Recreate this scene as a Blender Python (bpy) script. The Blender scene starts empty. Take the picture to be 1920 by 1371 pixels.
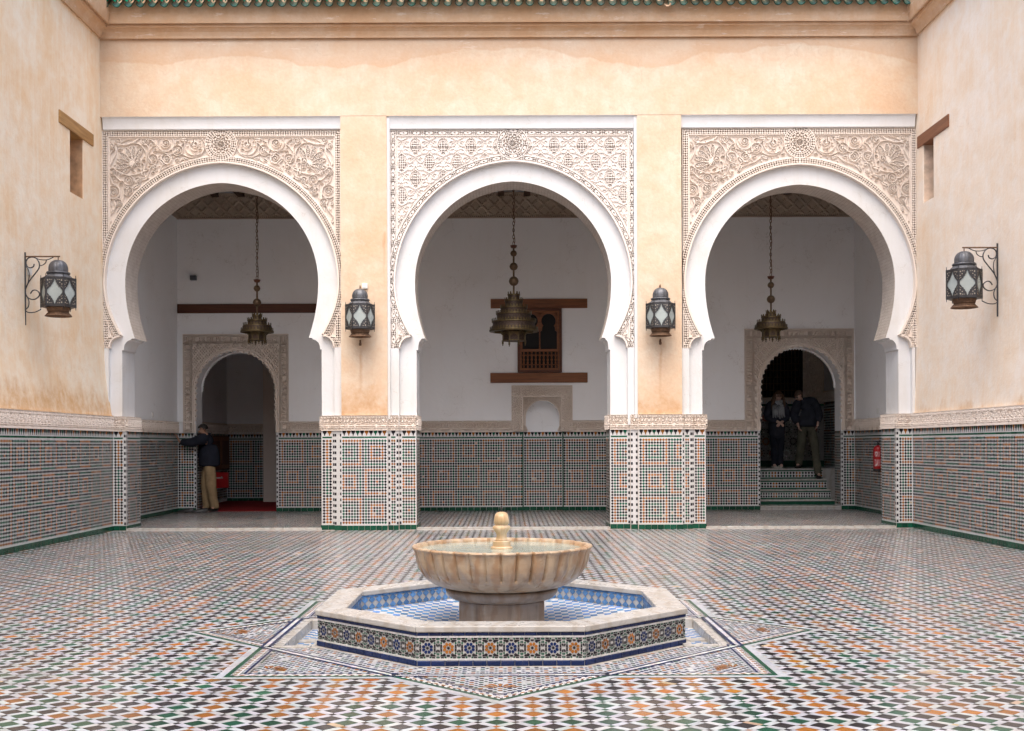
import bpy, bmesh, math, random
import numpy as np
from mathutils import Vector, Matrix

random.seed(7); np.random.seed(7)
scene = bpy.context.scene
COL = scene.collection
R = math.radians

# ---------------------------------------------------------------- camera
FPX, U0, V0, ROLL, EYE = 2140.0, 952.0, 834.0, -0.0038, 1.30
cam_data = bpy.data.cameras.new('camera')
cam = bpy.data.objects.new('camera', cam_data)
COL.objects.link(cam)
cam_data.sensor_width = 36.0
cam_data.lens = FPX / 1920.0 * 36.0
cam_data.shift_x = (960.0 - U0) / 1920.0
cam_data.shift_y = (V0 - 685.5) / 1920.0
cam_data.clip_start = 0.05
cam_data.clip_end = 2000.0
cam.matrix_world = Matrix.Translation((0, 0, EYE)) @ Matrix.Rotation(R(90), 4, 'X') @ Matrix.Rotation(ROLL, 4, 'Z')
scene.camera = cam

# ---------------------------------------------------------------- daylight: bright overcast
SUN_EL, SUN_AZ = R(62), R(186)           # azimuth measured clockwise from +Y
world = bpy.data.worlds.new('World'); scene.world = world
world.use_nodes = True
wn = world.node_tree.nodes; wl = world.node_tree.links
sky = wn.new('ShaderNodeTexSky'); sky.sky_type = 'NISHITA'; sky.sun_disc = False
sky.sun_elevation = SUN_EL; sky.sun_rotation = SUN_AZ
sky.air_density = 1.0; sky.dust_density = 6.0; sky.ozone_density = 0.6
bg = wn.get('Background') or wn.new('ShaderNodeBackground')
bg.inputs['Strength'].default_value = 0.15
wl.new(sky.outputs[0], bg.inputs['Color'])
sun_data = bpy.data.lights.new('sun', 'SUN'); sun_data.energy = 1.2; sun_data.angle = R(85)
sun_data.color = (1.0, 0.985, 0.96)
sun = bpy.data.objects.new('sun', sun_data); COL.objects.link(sun)
sd = Vector((math.sin(SUN_AZ) * math.cos(SUN_EL), math.cos(SUN_AZ) * math.cos(SUN_EL), math.sin(SUN_EL)))
sun.rotation_euler = sd.to_track_quat('Z', 'Y').to_euler()
sun.location = sd * 60
vs = scene.view_settings
vs.view_transform = 'Standard'; vs.look = 'None'; vs.gamma = 1.0; vs.use_curve_mapping = False
vs.exposure = 0.98
scene.render.engine = 'CYCLES'
scene.cycles.max_bounces = 8
scene.cycles.diffuse_bounces = 4
scene.cycles.transmission_bounces = 6

# ---------------------------------------------------------------- helpers
YF = 17.44      # front plane of the arcade
YB = 22.0       # back wall of the gallery
def P(u, v, Y):
    """photograph direction (u, v) met at distance Y -> (x, z) in metres"""
    xc, yc = u - U0, V0 - v
    c, s = math.cos(ROLL), math.sin(ROLL)
    return ((xc * c - yc * s) * Y / FPX, EYE + (xc * s + yc * c) * Y / FPX)
KF = YF / FPX
KB = YB / FPX
def FX(u, Y=YF): return (u - U0) * Y / FPX
def FZ(v, Y=YF): return EYE + (V0 - v) * Y / FPX

def link(o, parent=None):
    COL.objects.link(o)
    if parent is not None: o.parent = parent
    return o
def tag(o, label=None, cat=None, group=None, kind=None):
    if label: o['label'] = label
    if cat: o['category'] = cat
    if group: o['group'] = group
    if kind: o['kind'] = kind
    return o
def empty(name, loc=(0, 0, 0), rz=0.0, label=None, cat=None, group=None, parent=None):
    o = bpy.data.objects.new(name, None); o.empty_display_size = 0.2
    link(o, parent); o.location = loc; o.rotation_euler = (0, 0, rz)
    tag(o, label, cat, group); return o
def obj(name, mesh, parent=None, loc=None, rot=None, kind=None):
    o = bpy.data.objects.new(name, mesh); link(o, parent)
    if loc is not None: o.location = loc
    if rot is not None: o.rotation_euler = rot
    if kind: o['kind'] = kind
    return o
def copy_tree(o, parent=None):
    c = o.copy(); link(c, parent)
    for ch in list(o.children): copy_tree(ch, c)
    return c

class MB:
    """collects faces; build() makes ONE mesh"""
    def __init__(self):
        self.v = []; self.f = []; self.m = []; self.c = []; self.uv = None
    def vert(self, p): self.v.append(tuple(p)); return len(self.v) - 1
    def face(self, pts, m=0, c=(1, 1, 1)):
        i = len(self.v); self.v.extend([tuple(p) for p in pts])
        self.f.append(tuple(range(i, i + len(pts)))); self.m.append(m); self.c.append(c)
    def idx(self, ids, m=0, c=(1, 1, 1)):
        self.f.append(tuple(ids)); self.m.append(m); self.c.append(c)
    def box(self, x0, x1, y0, y1, z0, z1, m=0, c=(1, 1, 1)):
        b = len(self.v)
        self.v += [(x0,y0,z0),(x1,y0,z0),(x1,y1,z0),(x0,y1,z0),(x0,y0,z1),(x1,y0,z1),(x1,y1,z1),(x0,y1,z1)]
        for q in ((0,3,2,1),(4,5,6,7),(0,1,5,4),(1,2,6,5),(2,3,7,6),(3,0,4,7)):
            self.idx([b + k for k in q], m, c)
    def prism(self, poly, a, bb, axis='y', m=0, c=(1, 1, 1)):
        """poly of 2D points extruded between a and bb along axis (poly CCW seen from -axis for y)"""
        def pt(p, t):
            if axis == 'y': return (p[0], t, p[1])
            if axis == 'x': return (t, p[0], p[1])
            return (p[0], p[1], t)
        n = len(poly); s = len(self.v)
        self.v += [pt(p, a) for p in poly] + [pt(p, bb) for p in poly]
        self.idx(range(s, s + n), m, c); self.idx(range(s + 2 * n - 1, s + n - 1, -1), m, c)
        for i in range(n):
            j = (i + 1) % n
            self.idx((s + j, s + i, s + n + i, s + n + j), m, c)
    def lathe(self, prof, n=24, cx=0, cy=0, m=0, c=(1, 1, 1), mod=None, cap=True, a0=0.0):
        s = len(self.v)
        for (r, z) in prof:
            for k in range(n):
                a = a0 + 2 * math.pi * k / n
                rr = r if mod is None else mod(r, z, a)
                self.v.append((cx + rr * math.cos(a), cy + rr * math.sin(a), z))
        for i in range(len(prof) - 1):
            for k in range(n):
                k2 = (k + 1) % n
                self.idx((s + i*n + k, s + i*n + k2, s + (i+1)*n + k2, s + (i+1)*n + k), m, c)
        if cap:
            self.idx([s + k for k in range(n)][::-1], m, c)
            self.idx([s + (len(prof)-1)*n + k for k in range(n)], m, c)
    def tube(self, path, r, n=6, m=0, c=(1, 1, 1), cap=True):
        pts = [Vector(p) for p in path]; s = len(self.v); N = len(pts)
        rr = r if isinstance(r, (list, tuple)) else [r] * N
        ref = None
        for i, p in enumerate(pts):
            t = (pts[min(i+1, N-1)] - pts[max(i-1, 0)])
            t = t.normalized() if t.length > 1e-9 else Vector((0, 0, 1))
            if ref is None:
                ref = Vector((0, 0, 1)) if abs(t.z) < 0.9 else Vector((1, 0, 0))
            b = t.cross(ref)
            if b.length < 1e-6: b = t.orthogonal()
            b.normalize(); ref = b.cross(t).normalized()
            for k in range(n):
                a = 2 * math.pi * k / n
                self.v.append(tuple(p + (b * math.cos(a) + ref * math.sin(a)) * rr[i]))
        for i in range(N - 1):
            for k in range(n):
                k2 = (k + 1) % n
                self.idx((s + i*n + k, s + i*n + k2, s + (i+1)*n + k2, s + (i+1)*n + k), m, c)
        if cap:
            self.idx([s + k for k in range(n)][::-1], m, c); self.idx([s + (N-1)*n + k for k in range(n)], m, c)
    def mesh(self, name, mats, smooth=False, color=False, fix=False, uvs=None):
        me = bpy.data.meshes.new(name)
        me.from_pydata(self.v, [], self.f)
        for mt in (mats if isinstance(mats, (list, tuple)) else [mats]): me.materials.append(mt)
        if any(self.m): me.polygons.foreach_set('material_index', self.m)
        if color:
            at = me.color_attributes.new('Col', 'FLOAT_COLOR', 'CORNER')
            cnt = np.array([len(f) for f in self.f])
            cc = np.repeat(np.array(self.c, dtype=np.float32)[:, :3], cnt, axis=0)
            at.data.foreach_set('color', np.hstack([cc, np.ones((len(cc), 1), np.float32)]).ravel())
        if fix:
            bm = bmesh.new(); bm.from_mesh(me)
            bmesh.ops.remove_doubles(bm, verts=bm.verts, dist=1e-5)
            bmesh.ops.recalc_face_normals(bm, faces=bm.faces); bm.to_mesh(me); bm.free()
        if smooth: me.polygons.foreach_set('use_smooth', [True] * len(me.polygons))
        me.update(); return me
    def build(self, name, mats, parent=None, smooth=False, color=False, fix=False, loc=None, rot=None, kind=None):
        return obj(name, self.mesh(name, mats, smooth, color, fix), parent, loc, rot, kind)

def bevel_mod(o, w=0.008, seg=2, ang=40):
    m = o.modifiers.new('bevel', 'BEVEL'); m.width = w; m.segments = seg
    m.limit_method = 'ANGLE'; m.angle_limit = R(ang); return o

# ---------------------------------------------------------------- materials
MATS = {}
class NT:
    def __init__(self, name):
        self.m = bpy.data.materials.new(name); self.m.use_nodes = True
        self.t = self.m.node_tree; self.n = self.t.nodes; self.l = self.t.links
        self.b = self.n['Principled BSDF']; MATS[name] = self.m
        self.co = None
    def coord(self, scale=(1, 1, 1), kind='Object'):
        tc = self.n.new('ShaderNodeTexCoord'); mp = self.n.new('ShaderNodeMapping')
        mp.inputs['Scale'].default_value = scale
        if kind == 'World':
            g = self.n.new('ShaderNodeNewGeometry'); self.l.new(g.outputs['Position'], mp.inputs[0])
        else: self.l.new(tc.outputs[kind], mp.inputs[0])
        return mp.outputs[0]
    def noise(self, co, scale, detail=5, rough=0.55, dist=0.0):
        x = self.n.new('ShaderNodeTexNoise'); x.inputs['Scale'].default_value = scale
        x.inputs['Detail'].default_value = detail; x.inputs['Roughness'].default_value = rough
        x.inputs['Distortion'].default_value = dist
        self.l.new(co, x.inputs['Vector']); return x.outputs['Fac']
    def ramp(self, fac, stops):
        r = self.n.new('ShaderNodeValToRGB'); e = r.color_ramp.elements
        while len(e) < len(stops): e.new(0.5)
        for k, (p, c) in enumerate(stops):
            e[k].position = p; e[k].color = (c[0], c[1], c[2], 1) if not isinstance(c, (int, float)) else (c, c, c, 1)
        self.l.new(fac, r.inputs[0]); return r.outputs[0]
    def mix(self, fac, a, b, mode='MIX'):
        x = self.n.new('ShaderNodeMix'); x.data_type = 'RGBA'; x.blend_type = mode
        for ii, val in ((0, fac), (6, a), (7, b)):
            s = x.inputs[ii]
            if isinstance(val, (int, float)): s.default_value = val if ii == 0 else (val, val, val, 1)
            elif isinstance(val, tuple): s.default_value = (val[0], val[1], val[2], 1)
            else: self.l.new(val, s)
        return x.outputs[2]
    def math(self, op, a, b=0.0, c=None, clamp=False):
        x = self.n.new('ShaderNodeMath'); x.operation = op; x.use_clamp = clamp
        for s, val in zip(x.inputs, (a, b, c)):
            if val is None: continue
            if isinstance(val, (int, float)): s.default_value = val
            else: self.l.new(val, s)
        return x.outputs[0]
    def sep(self, co):
        s = self.n.new('ShaderNodeSeparateXYZ'); self.l.new(co, s.inputs[0]); return s.outputs
    def bump(self, h, strength=0.3, dist=0.01, normal=None):
        b = self.n.new('ShaderNodeBump'); b.inputs['Strength'].default_value = strength
        b.inputs['Distance'].default_value = dist; self.l.new(h, b.inputs['Height'])
        if normal is not None: self.l.new(normal, b.inputs['Normal'])
        self.l.new(b.outputs[0], self.b.inputs['Normal']); return b.outputs[0]
    def set(self, color=None, rough=None, metal=None, spec=None, **kw):
        for key, val in (('Base Color', color), ('Roughness', rough), ('Metallic', metal), ('Specular IOR Level', spec)):
            if val is None: continue
            s = self.b.inputs[key]
            if isinstance(val, tuple): s.default_value = (val[0], val[1], val[2], 1)
            elif isinstance(val, (int, float)): s.default_value = val
            else: self.l.new(val, s)
        for k, val in kw.items():
            s = self.b.inputs[k.replace('_', ' ')]
            s.default_value = val
        return self.m

def simple(name, col, rough=0.5, metal=0.0, var=0.15, scale=12.0, bump=0.15, spec=0.5):
    t = NT(name); co = t.coord(kind='World')
    n = t.noise(co, scale, 6)
    d = tuple(max(0, x * (1 - var)) for x in col); b = tuple(min(1, x * (1 + var)) for x in col)
    c = t.ramp(n, [(0.3, d), (0.7, b)])
    t.set(c, rough, metal, spec)
    if bump: t.bump(t.noise(co, scale * 6, 4), bump, 0.004)
    return t.m

def plaster(name, base, dark, pale, eave_z=None, low_z=None, streak=False):
    t = NT(name); co = t.coord(kind='World')
    n1 = t.noise(co, 0.9, 7, 0.62, 0.4); n2 = t.noise(co, 4.5, 6, 0.6, 0.3); n3 = t.noise(co, 26, 5)
    c = t.ramp(n1, [(0.28, dark), (0.48, base), (0.74, pale)])
    c = t.mix(t.math('MULTIPLY', t.ramp(n2, [(0.42, 0.0), (0.66, 1.0)]), 0.5), c, dark)
    c = t.mix(t.math('MULTIPLY', t.ramp(n2, [(0.28, 1.0), (0.45, 0.0)]), 0.45), c, pale)
    c = t.mix(0.14, c, t.ramp(n3, [(0.3, (0.35, 0.35, 0.35)), (0.7, (0.75, 0.75, 0.75))]), 'OVERLAY')
    x, y, z = t.sep(co)
    # trowel / brush streaks
    nb = t.noise(t.coord((9, 9, 0.6), 'World'), 1.6, 5, 0.6)
    c = t.mix(t.math('MULTIPLY', t.ramp(nb, [(0.45, 0.0), (0.75, 1.0)]), 0.22 if not streak else 0.5), c, pale if streak else dark)
    if eave_z is not None:
        # damp stain hanging below the cornice with its own wavy edge
        wv = t.noise(t.coord((1, 1, 0.12), 'World'), 0.42, 3, 0.45)
        edge = t.math('ADD', t.math('SUBTRACT', z, eave_z - 0.34), t.math('ADD', t.math('MULTIPLY', t.math('SUBTRACT', wv, 0.5), 1.25), t.math('MULTIPLY', t.math('SUBTRACT', t.noise(t.coord((1, 1, 0.25), 'World'), 3.2, 5, 0.6), 0.5), 0.16)))
        msk = t.math('MULTIPLY', edge, 40.0, clamp=True)
        soft = t.math('SUBTRACT', 1.0, t.math('MULTIPLY', t.math('ABSOLUTE', edge), 5.0), clamp=True)
        soft = t.math('MULTIPLY', soft, msk)
        c = t.mix(t.math('MULTIPLY', msk, 0.26), c, (dark[0]*0.95, dark[1]*0.92, dark[2]*0.95))
        c = t.mix(t.math('MULTIPLY', soft, 0.36), c, (dark[0]*0.9, dark[1]*0.8, dark[2]*0.7))
        fl = t.noise(t.coord((1, 1, 5), 'World'), 2.6, 8, 0.7)
        flm = t.math('MULTIPLY', t.ramp(fl, [(0.60, 0.0), (0.64, 1.0)]), t.math('MULTIPLY', t.math('SUBTRACT', z, eave_z - 0.35), 4.0, clamp=True))
        c = t.mix(t.math('MULTIPLY', flm, 0.55), c, (0.80, 0.70, 0.62))
    if eave_z == 7.53:
        # rust runs below the two pier lanterns
        for u_, top in ((677, 2.78), (1239, 2.80), (722, 4.6)):
            x0_ = (u_ - U0) * 17.44 / FPX
            wob = t.math('MULTIPLY', t.math('SUBTRACT', t.noise(t.coord((1, 1, 0.35), 'World'), 9, 5, 0.6), 0.5), 0.10)
            dx = t.math('ABSOLUTE', t.math('ADD', t.math('SUBTRACT', x, x0_), wob))
            run = t.math('SUBTRACT', 1.0, t.math('MULTIPLY', dx, 30.0), clamp=True)
            run = t.math('MULTIPLY', run, t.math('MULTIPLY', t.math('SUBTRACT', top, z), 9.0, clamp=True))
            run = t.math('MULTIPLY', run, t.math('SUBTRACT', 1.0, t.math('MULTIPLY', t.math('SUBTRACT', top, z), 1.1), clamp=True))
            c = t.mix(t.math('MULTIPLY', run, 0.55), c, (0.42, 0.20, 0.08))
    if low_z is not None:
        ns = t.noise(t.coord((1, 1, 0.8), 'World'), 1.8, 7, 0.65)
        h = t.math('SUBTRACT', t.math('MULTIPLY', ns, 1.9), t.math('MULTIPLY', t.math('SUBTRACT', z, low_z), 1.35))
        m2 = t.math('MULTIPLY', t.math('SUBTRACT', h, 0.42), 3.0, clamp=True)
        m2 = t.math('MULTIPLY', m2, t.ramp(t.noise(co, 7, 7, 0.7), [(0.35, 0.25), (0.62, 1.0)]))
        c = t.mix(t.math('MULTIPLY', m2, 0.8), c, (dark[0]*0.80, dark[1]*0.66, dark[2]*0.48))
    # hairline cracks
    vo = t.n.new('ShaderNodeTexVoronoi'); vo.feature = 'DISTANCE_TO_EDGE'; vo.inputs['Scale'].default_value = 0.8
    dn = t.n.new('ShaderNodeVectorMath'); dn.operation = 'ADD'
    nn = t.n.new('ShaderNodeTexNoise'); nn.inputs['Scale'].default_value = 2.5; nn.inputs['Detail'].default_value = 8
    t.l.new(co, nn.inputs['Vector']); t.l.new(nn.outputs['Color'], dn.inputs[0]); t.l.new(co, dn.inputs[1])
    t.l.new(dn.outputs[0], vo.inputs['Vector'])
    cr = t.math('MULTIPLY', t.ramp(vo.outputs['Distance'], [(0.0, 1.0), (0.006, 0.0)]), t.ramp(n1, [(0.5, 0.0), (0.62, 1.0)]))
    c = t.mix(t.math('MULTIPLY', cr, 0.25), c, (dark[0]*0.6, dark[1]*0.55, dark[2]*0.5))
    t.set(c, 0.9, 0, 0.2)
    hh = t.math('ADD', t.math('MULTIPLY', n2, 0.6), t.math('ADD', t.math('MULTIPLY', n3, 0.25), t.math('MULTIPLY', t.noise(co, 1.3, 3), 1.4)))
    t.bump(hh, 0.45, 0.03)
    return t.m

M_salmon = plaster('salmon_plaster', (0.665, 0.528, 0.400), (0.645, 0.445, 0.30), (0.70, 0.612, 0.505), eave_z=7.53, low_z=1.75)
M_cornice = plaster('cornice_plaster', (0.63, 0.45, 0.305), (0.56, 0.345, 0.20), (0.71, 0.59, 0.48), eave_z=7.0)
M_sidewall = plaster('pale_plaster', (0.84, 0.70, 0.535), (0.79, 0.555, 0.335), (0.87, 0.80, 0.685), low_z=1.78, streak=True)
M_rightwall = plaster('pale_plaster_right', (0.85, 0.745, 0.63), (0.81, 0.63, 0.46), (0.87, 0.81, 0.75), low_z=1.45, streak=True)

def whitewash(name, col=(0.685, 0.695, 0.715), dirt=(0.58, 0.55, 0.50), amt=0.5):
    t = NT(name); co = t.coord(kind='World')
    n1 = t.noise(co, 1.4, 6, 0.6, 0.3); n2 = t.noise(co, 14, 5); nb = t.noise(t.coord((6, 6, 0.7), 'World'), 1.5, 5)
    c = t.mix(t.math('MULTIPLY', t.ramp(n1, [(0.5, 0.0), (0.78, 1.0)]), amt), col, dirt)
    c = t.mix(t.math('MULTIPLY', t.ramp(nb, [(0.52, 0.0), (0.8, 1.0)]), amt * 0.6), c, dirt)
    vo = t.n.new('ShaderNodeTexVoronoi'); vo.feature = 'DISTANCE_TO_EDGE'; vo.inputs['Scale'].default_value = 1.3
    nn = t.n.new('ShaderNodeTexNoise'); nn.inputs['Scale'].default_value = 3.0; nn.inputs['Detail'].default_value = 8
    va = t.n.new('ShaderNodeVectorMath'); va.operation = 'ADD'
    t.l.new(co, nn.inputs['Vector']); t.l.new(nn.outputs['Color'], va.inputs[0]); t.l.new(co, va.inputs[1]); t.l.new(va.outputs[0], vo.inputs['Vector'])
    cr = t.math('MULTIPLY', t.ramp(vo.outputs['Distance'], [(0.0, 1.0), (0.008, 0.0)]), t.ramp(n1, [(0.48, 0.0), (0.58, 1.0)]))
    c = t.mix(t.math('MULTIPLY', cr, 0.35), c, (0.36, 0.32, 0.28))
    sc = t.noise(co, 22, 6, 0.7, 0.8)
    c = t.mix(t.math('MULTIPLY', t.ramp(sc, [(0.66, 0.0), (0.70, 1.0)]), 0.35), c, (0.50, 0.44, 0.38))
    t.set(c, 0.85, 0, 0.25)
    t.bump(t.math('ADD', t.math('MULTIPLY', n1, 1.2), t.math('MULTIPLY', n2, 0.4)), 0.35, 0.02)
    return t.m
M_white = whitewash('whitewash')
M_gwhite = whitewash('gallery_whitewash', (0.90, 0.905, 0.92), (0.80, 0.78, 0.76), 0.35)

def stucco(name, col, dirt):
    t = NT(name); co = t.coord(kind='World')
    n1 = t.noise(co, 1.8, 6, 0.6); n2 = t.noise(co, 30, 4)
    c = t.mix(t.ramp(n1, [(0.40, 0.0), (0.75, 0.7)]), col, dirt)
    t.set(c, 0.9, 0, 0.15); t.bump(n2, 0.2, 0.004); return t.m
M_stucco = stucco('carved_stucco', (0.78, 0.705, 0.645), (0.72, 0.615, 0.53))
M_stucco_c = stucco('carved_stucco_white', (0.79, 0.74, 0.705), (0.75, 0.68, 0.625))
M_stucco_g = stucco('carved_stucco_gallery', (0.76, 0.68, 0.61), (0.68, 0.57, 0.48))

def glazed(name, rough=0.16, wet=False, bumpy=0.25):
    t = NT(name); co = t.coord(kind='World')
    at = t.n.new('ShaderNodeAttribute'); at.attribute_name = 'Col'
    n = t.noise(co, 45, 5, 0.65); n2 = t.noise(co, 0.7, 5, 0.6)
    c = t.mix(0.5, at.outputs['Color'], t.ramp(n, [(0.25, (0.30, 0.30, 0.30)), (0.75, (0.70, 0.70, 0.70))]), 'OVERLAY')
    if wet:
        dirt = t.noise(co, 0.55, 7, 0.65, 0.6); d2 = t.noise(co, 3.5, 7, 0.7)
        c = t.mix(t.math('MULTIPLY', t.math('MULTIPLY', t.ramp(dirt, [(0.42, 0.0), (0.70, 1.0)]), t.ramp(d2, [(0.35, 0.2), (0.65, 1.0)])), 0.42), c, (0.26, 0.235, 0.215))
    wear = t.noise(co, 110, 4, 0.7)
    c = t.mix(t.math('MULTIPLY', t.ramp(wear, [(0.64, 0.0), (0.74, 1.0)]), 0.16), c, (0.45, 0.37, 0.30))
    r = t.ramp(n2, [(0.3, rough * 0.65), (0.7, rough * 1.7)])
    t.set(c, r, 0, 0.13 if wet else 0.25)
    t.bump(t.math('ADD', n, t.math('MULTIPLY', t.noise(co, 14, 3), 1.2)), bumpy, 0.003)
    return t.m
M_tile = glazed('zellige_wall', 0.22)
M_floor = glazed('zellige_floor', 0.15, True, 0.30)

C_WHITE = (0.575, 0.58, 0.59); C_FW = (0.43, 0.45, 0.49); C_BLACK = (0.020, 0.018, 0.022); C_GREEN = (0.008, 0.080, 0.046)
C_OCHRE = (0.28, 0.105, 0.018); C_BLUE = (0.005, 0.018, 0.085); C_LBLUE = (0.10, 0.235, 0.48)
C_GROUT = (0.33, 0.31, 0.29)
def jit(c, a=0.22):
    k = 1 + random.uniform(-a, a)
    return tuple(max(0.0, min(1.0, x * k * (1 + random.uniform(-a, a) * 0.35))) for x in c)

def solid_glaze(name, col, rough=0.2):
    t = NT(name); co = t.coord(kind='World'); oi = t.n.new('ShaderNodeObjectInfo')
    k = t.math('ADD', 0.72, t.math('MULTIPLY', oi.outputs['Random'], 0.56))
    n = t.noise(co, 40, 5, 0.65)
    c = t.mix(0.5, col, t.ramp(n, [(0.25, (0.30, 0.30, 0.30)), (0.75, (0.70, 0.70, 0.70))]), 'OVERLAY')
    c = t.mix(1.0, c, k, 'MULTIPLY')
    wear = t.noise(co, 95, 4, 0.7)
    c = t.mix(t.math('MULTIPLY', t.ramp(wear, [(0.62, 0.0), (0.72, 1.0)]), 0.2), c, (0.45, 0.37, 0.30))
    t.set(c, rough, 0, 0.5); t.bump(n, 0.25, 0.003); return t.m
G_green = solid_glaze('green_glaze', (0.006, 0.062, 0.036)); G_black = solid_glaze('black_glaze', C_BLACK)
G_ochre = solid_glaze('ochre_glaze', C_OCHRE); G_blue = solid_glaze('blue_glaze', C_BLUE)
G_white = solid_glaze('white_glaze', C_WHITE); G_lblue = solid_glaze('light_blue_glaze', C_LBLUE)
G_roof = solid_glaze('roof_green_glaze', (0.004, 0.21, 0.125), 0.42)
G_roof.node_tree.nodes['Principled BSDF'].inputs['Specular IOR Level'].default_value = 0.1
G_pan = solid_glaze('roof_dark_glaze', (0.012, 0.060, 0.045), 0.3)
M_grout = simple('grout', C_GROUT, 0.9, var=0.3)

def wood(name, a, b, sc=(1.5, 30, 30), rough=0.5):
    t = NT(name); co = t.coord(sc, 'World')
    n = t.noise(co, 1.0, 7, 0.6, 0.8)
    t.set(t.ramp(n, [(0.3, a), (0.7, b)]), rough, 0, 0.4); t.bump(n, 0.25, 0.004); return t.m
M_wood = wood('cedar_wood', (0.13, 0.042, 0.014), (0.27, 0.10, 0.035))
M_woodd = wood('dark_cedar_wood', (0.060, 0.018, 0.008), (0.135, 0.042, 0.018))
M_woody = wood('weathered_lintel', (0.26, 0.13, 0.04), (0.46, 0.26, 0.09), (30, 1.5, 30))
M_woodr = wood('brown_lintel', (0.14, 0.05, 0.022), (0.26, 0.11, 0.05), (30, 1.5, 30))
M_ceil = wood('ceiling_wood', (0.035, 0.015, 0.008), (0.075, 0.032, 0.016), (30, 1.5, 30))
M_iron = simple('dark_iron', (0.055, 0.055, 0.060), 0.45, 0.6, 0.3, 20)
M_lead = simple('grey_lead', (0.115, 0.12, 0.135), 0.5, 0.55, 0.3, 16)
M_rust = simple('rusty_iron', (0.15, 0.085, 0.05), 0.7, 0.3, 0.35, 30)
M_brass = simple('aged_brass', (0.125, 0.092, 0.045), 0.45, 0.75, 0.35, 25)
M_brassd = simple('dark_pierced_brass', (0.075, 0.05, 0.038), 0.55, 0.6, 0.5, 60)
M_bronze = simple('bronze', (0.13, 0.085, 0.05), 0.5, 0.6, 0.3, 20)
M_glass = simple('frosted_glass', (0.36, 0.41, 0.41), 0.22, 0, 0.08, 8, 0.05)
M_red = simple('red_paint', (0.42, 0.012, 0.016), 0.3, 0, 0.1, 8, 0)
M_plastic = simple('white_plastic', (0.75, 0.75, 0.73), 0.4, 0, 0.04, 8, 0)
M_blackp = simple('black_plastic', (0.02, 0.02, 0.02), 0.4, 0, 0.1, 8, 0)
M_carpet = simple('red_carpet', (0.20, 0.018, 0.020), 0.95, 0, 0.25, 60, 0.5, 0.1)
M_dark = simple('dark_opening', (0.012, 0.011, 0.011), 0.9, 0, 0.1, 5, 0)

def marble(name, base, vein, stain=None, amt=0.5, rough=0.3):
    t = NT(name); co = t.coord(kind='World')
    n = t.noise(co, 3.0, 8, 0.6, 1.5); n2 = t.noise(co, 9, 6, 0.6, 0.5)
    wv = t.n.new('ShaderNodeTexWave'); wv.inputs['Scale'].default_value = 2.2; wv.inputs['Distortion'].default_value = 9
    wv.inputs['Detail'].default_value = 6; wv.inputs['Detail Scale'].default_value = 1.6
    t.l.new(co, wv.inputs['Vector'])
    c = t.mix(t.math('MULTIPLY', t.ramp(wv.outputs['Fac'], [(0.55, 0.0), (0.95, 1.0)]), amt), base, vein)
    c = t.mix(t.math('MULTIPLY', t.ramp(n, [(0.5, 0.0), (0.75, 1.0)]), amt), c, vein)
    if stain:
        st = t.noise(t.coord((7, 7, 0.9), 'World'), 1.3, 7, 0.6, 0.4)
        c = t.mix(t.ramp(st, [(0.50, 0.0), (0.70, 0.72)]), c, stain)
        gs = t.noise(t.coord((9, 9, 1.2), 'World'), 1.9, 6, 0.6, 0.3)
        c = t.mix(t.ramp(gs, [(0.54, 0.0), (0.72, 0.6)]), c, (0.36, 0.33, 0.29))
        sb = t.noise(t.coord((1, 1, 6), 'World'), 2.4, 6, 0.6, 1.0)
        c = t.mix(t.ramp(sb, [(0.5, 0.0), (0.8, 0.6)]), c, (vein[0]*0.8, vein[1]*0.85, vein[2]))
    t.set(c, t.ramp(n2, [(0.3, rough * 0.7), (0.7, rough * 1.4)]), 0, 0.5)
    t.bump(n2, 0.12, 0.006); return t.m
M_marble = marble('white_marble', (0.43, 0.425, 0.415), (0.33, 0.295, 0.25), None, 0.55, 0.28)
M_bowl = marble('stained_marble', (0.46, 0.35, 0.24), (0.35, 0.20, 0.10), (0.095, 0.056, 0.034), 0.7, 0.35)
M_finial = marble('ochre_marble', (0.56, 0.45, 0.32), (0.44, 0.28, 0.13), None, 0.7, 0.35)
M_pedestal = marble('grey_stained_marble', (0.30, 0.24, 0.19), (0.24, 0.15, 0.09), (0.09, 0.06, 0.04), 0.6, 0.4)

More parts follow.
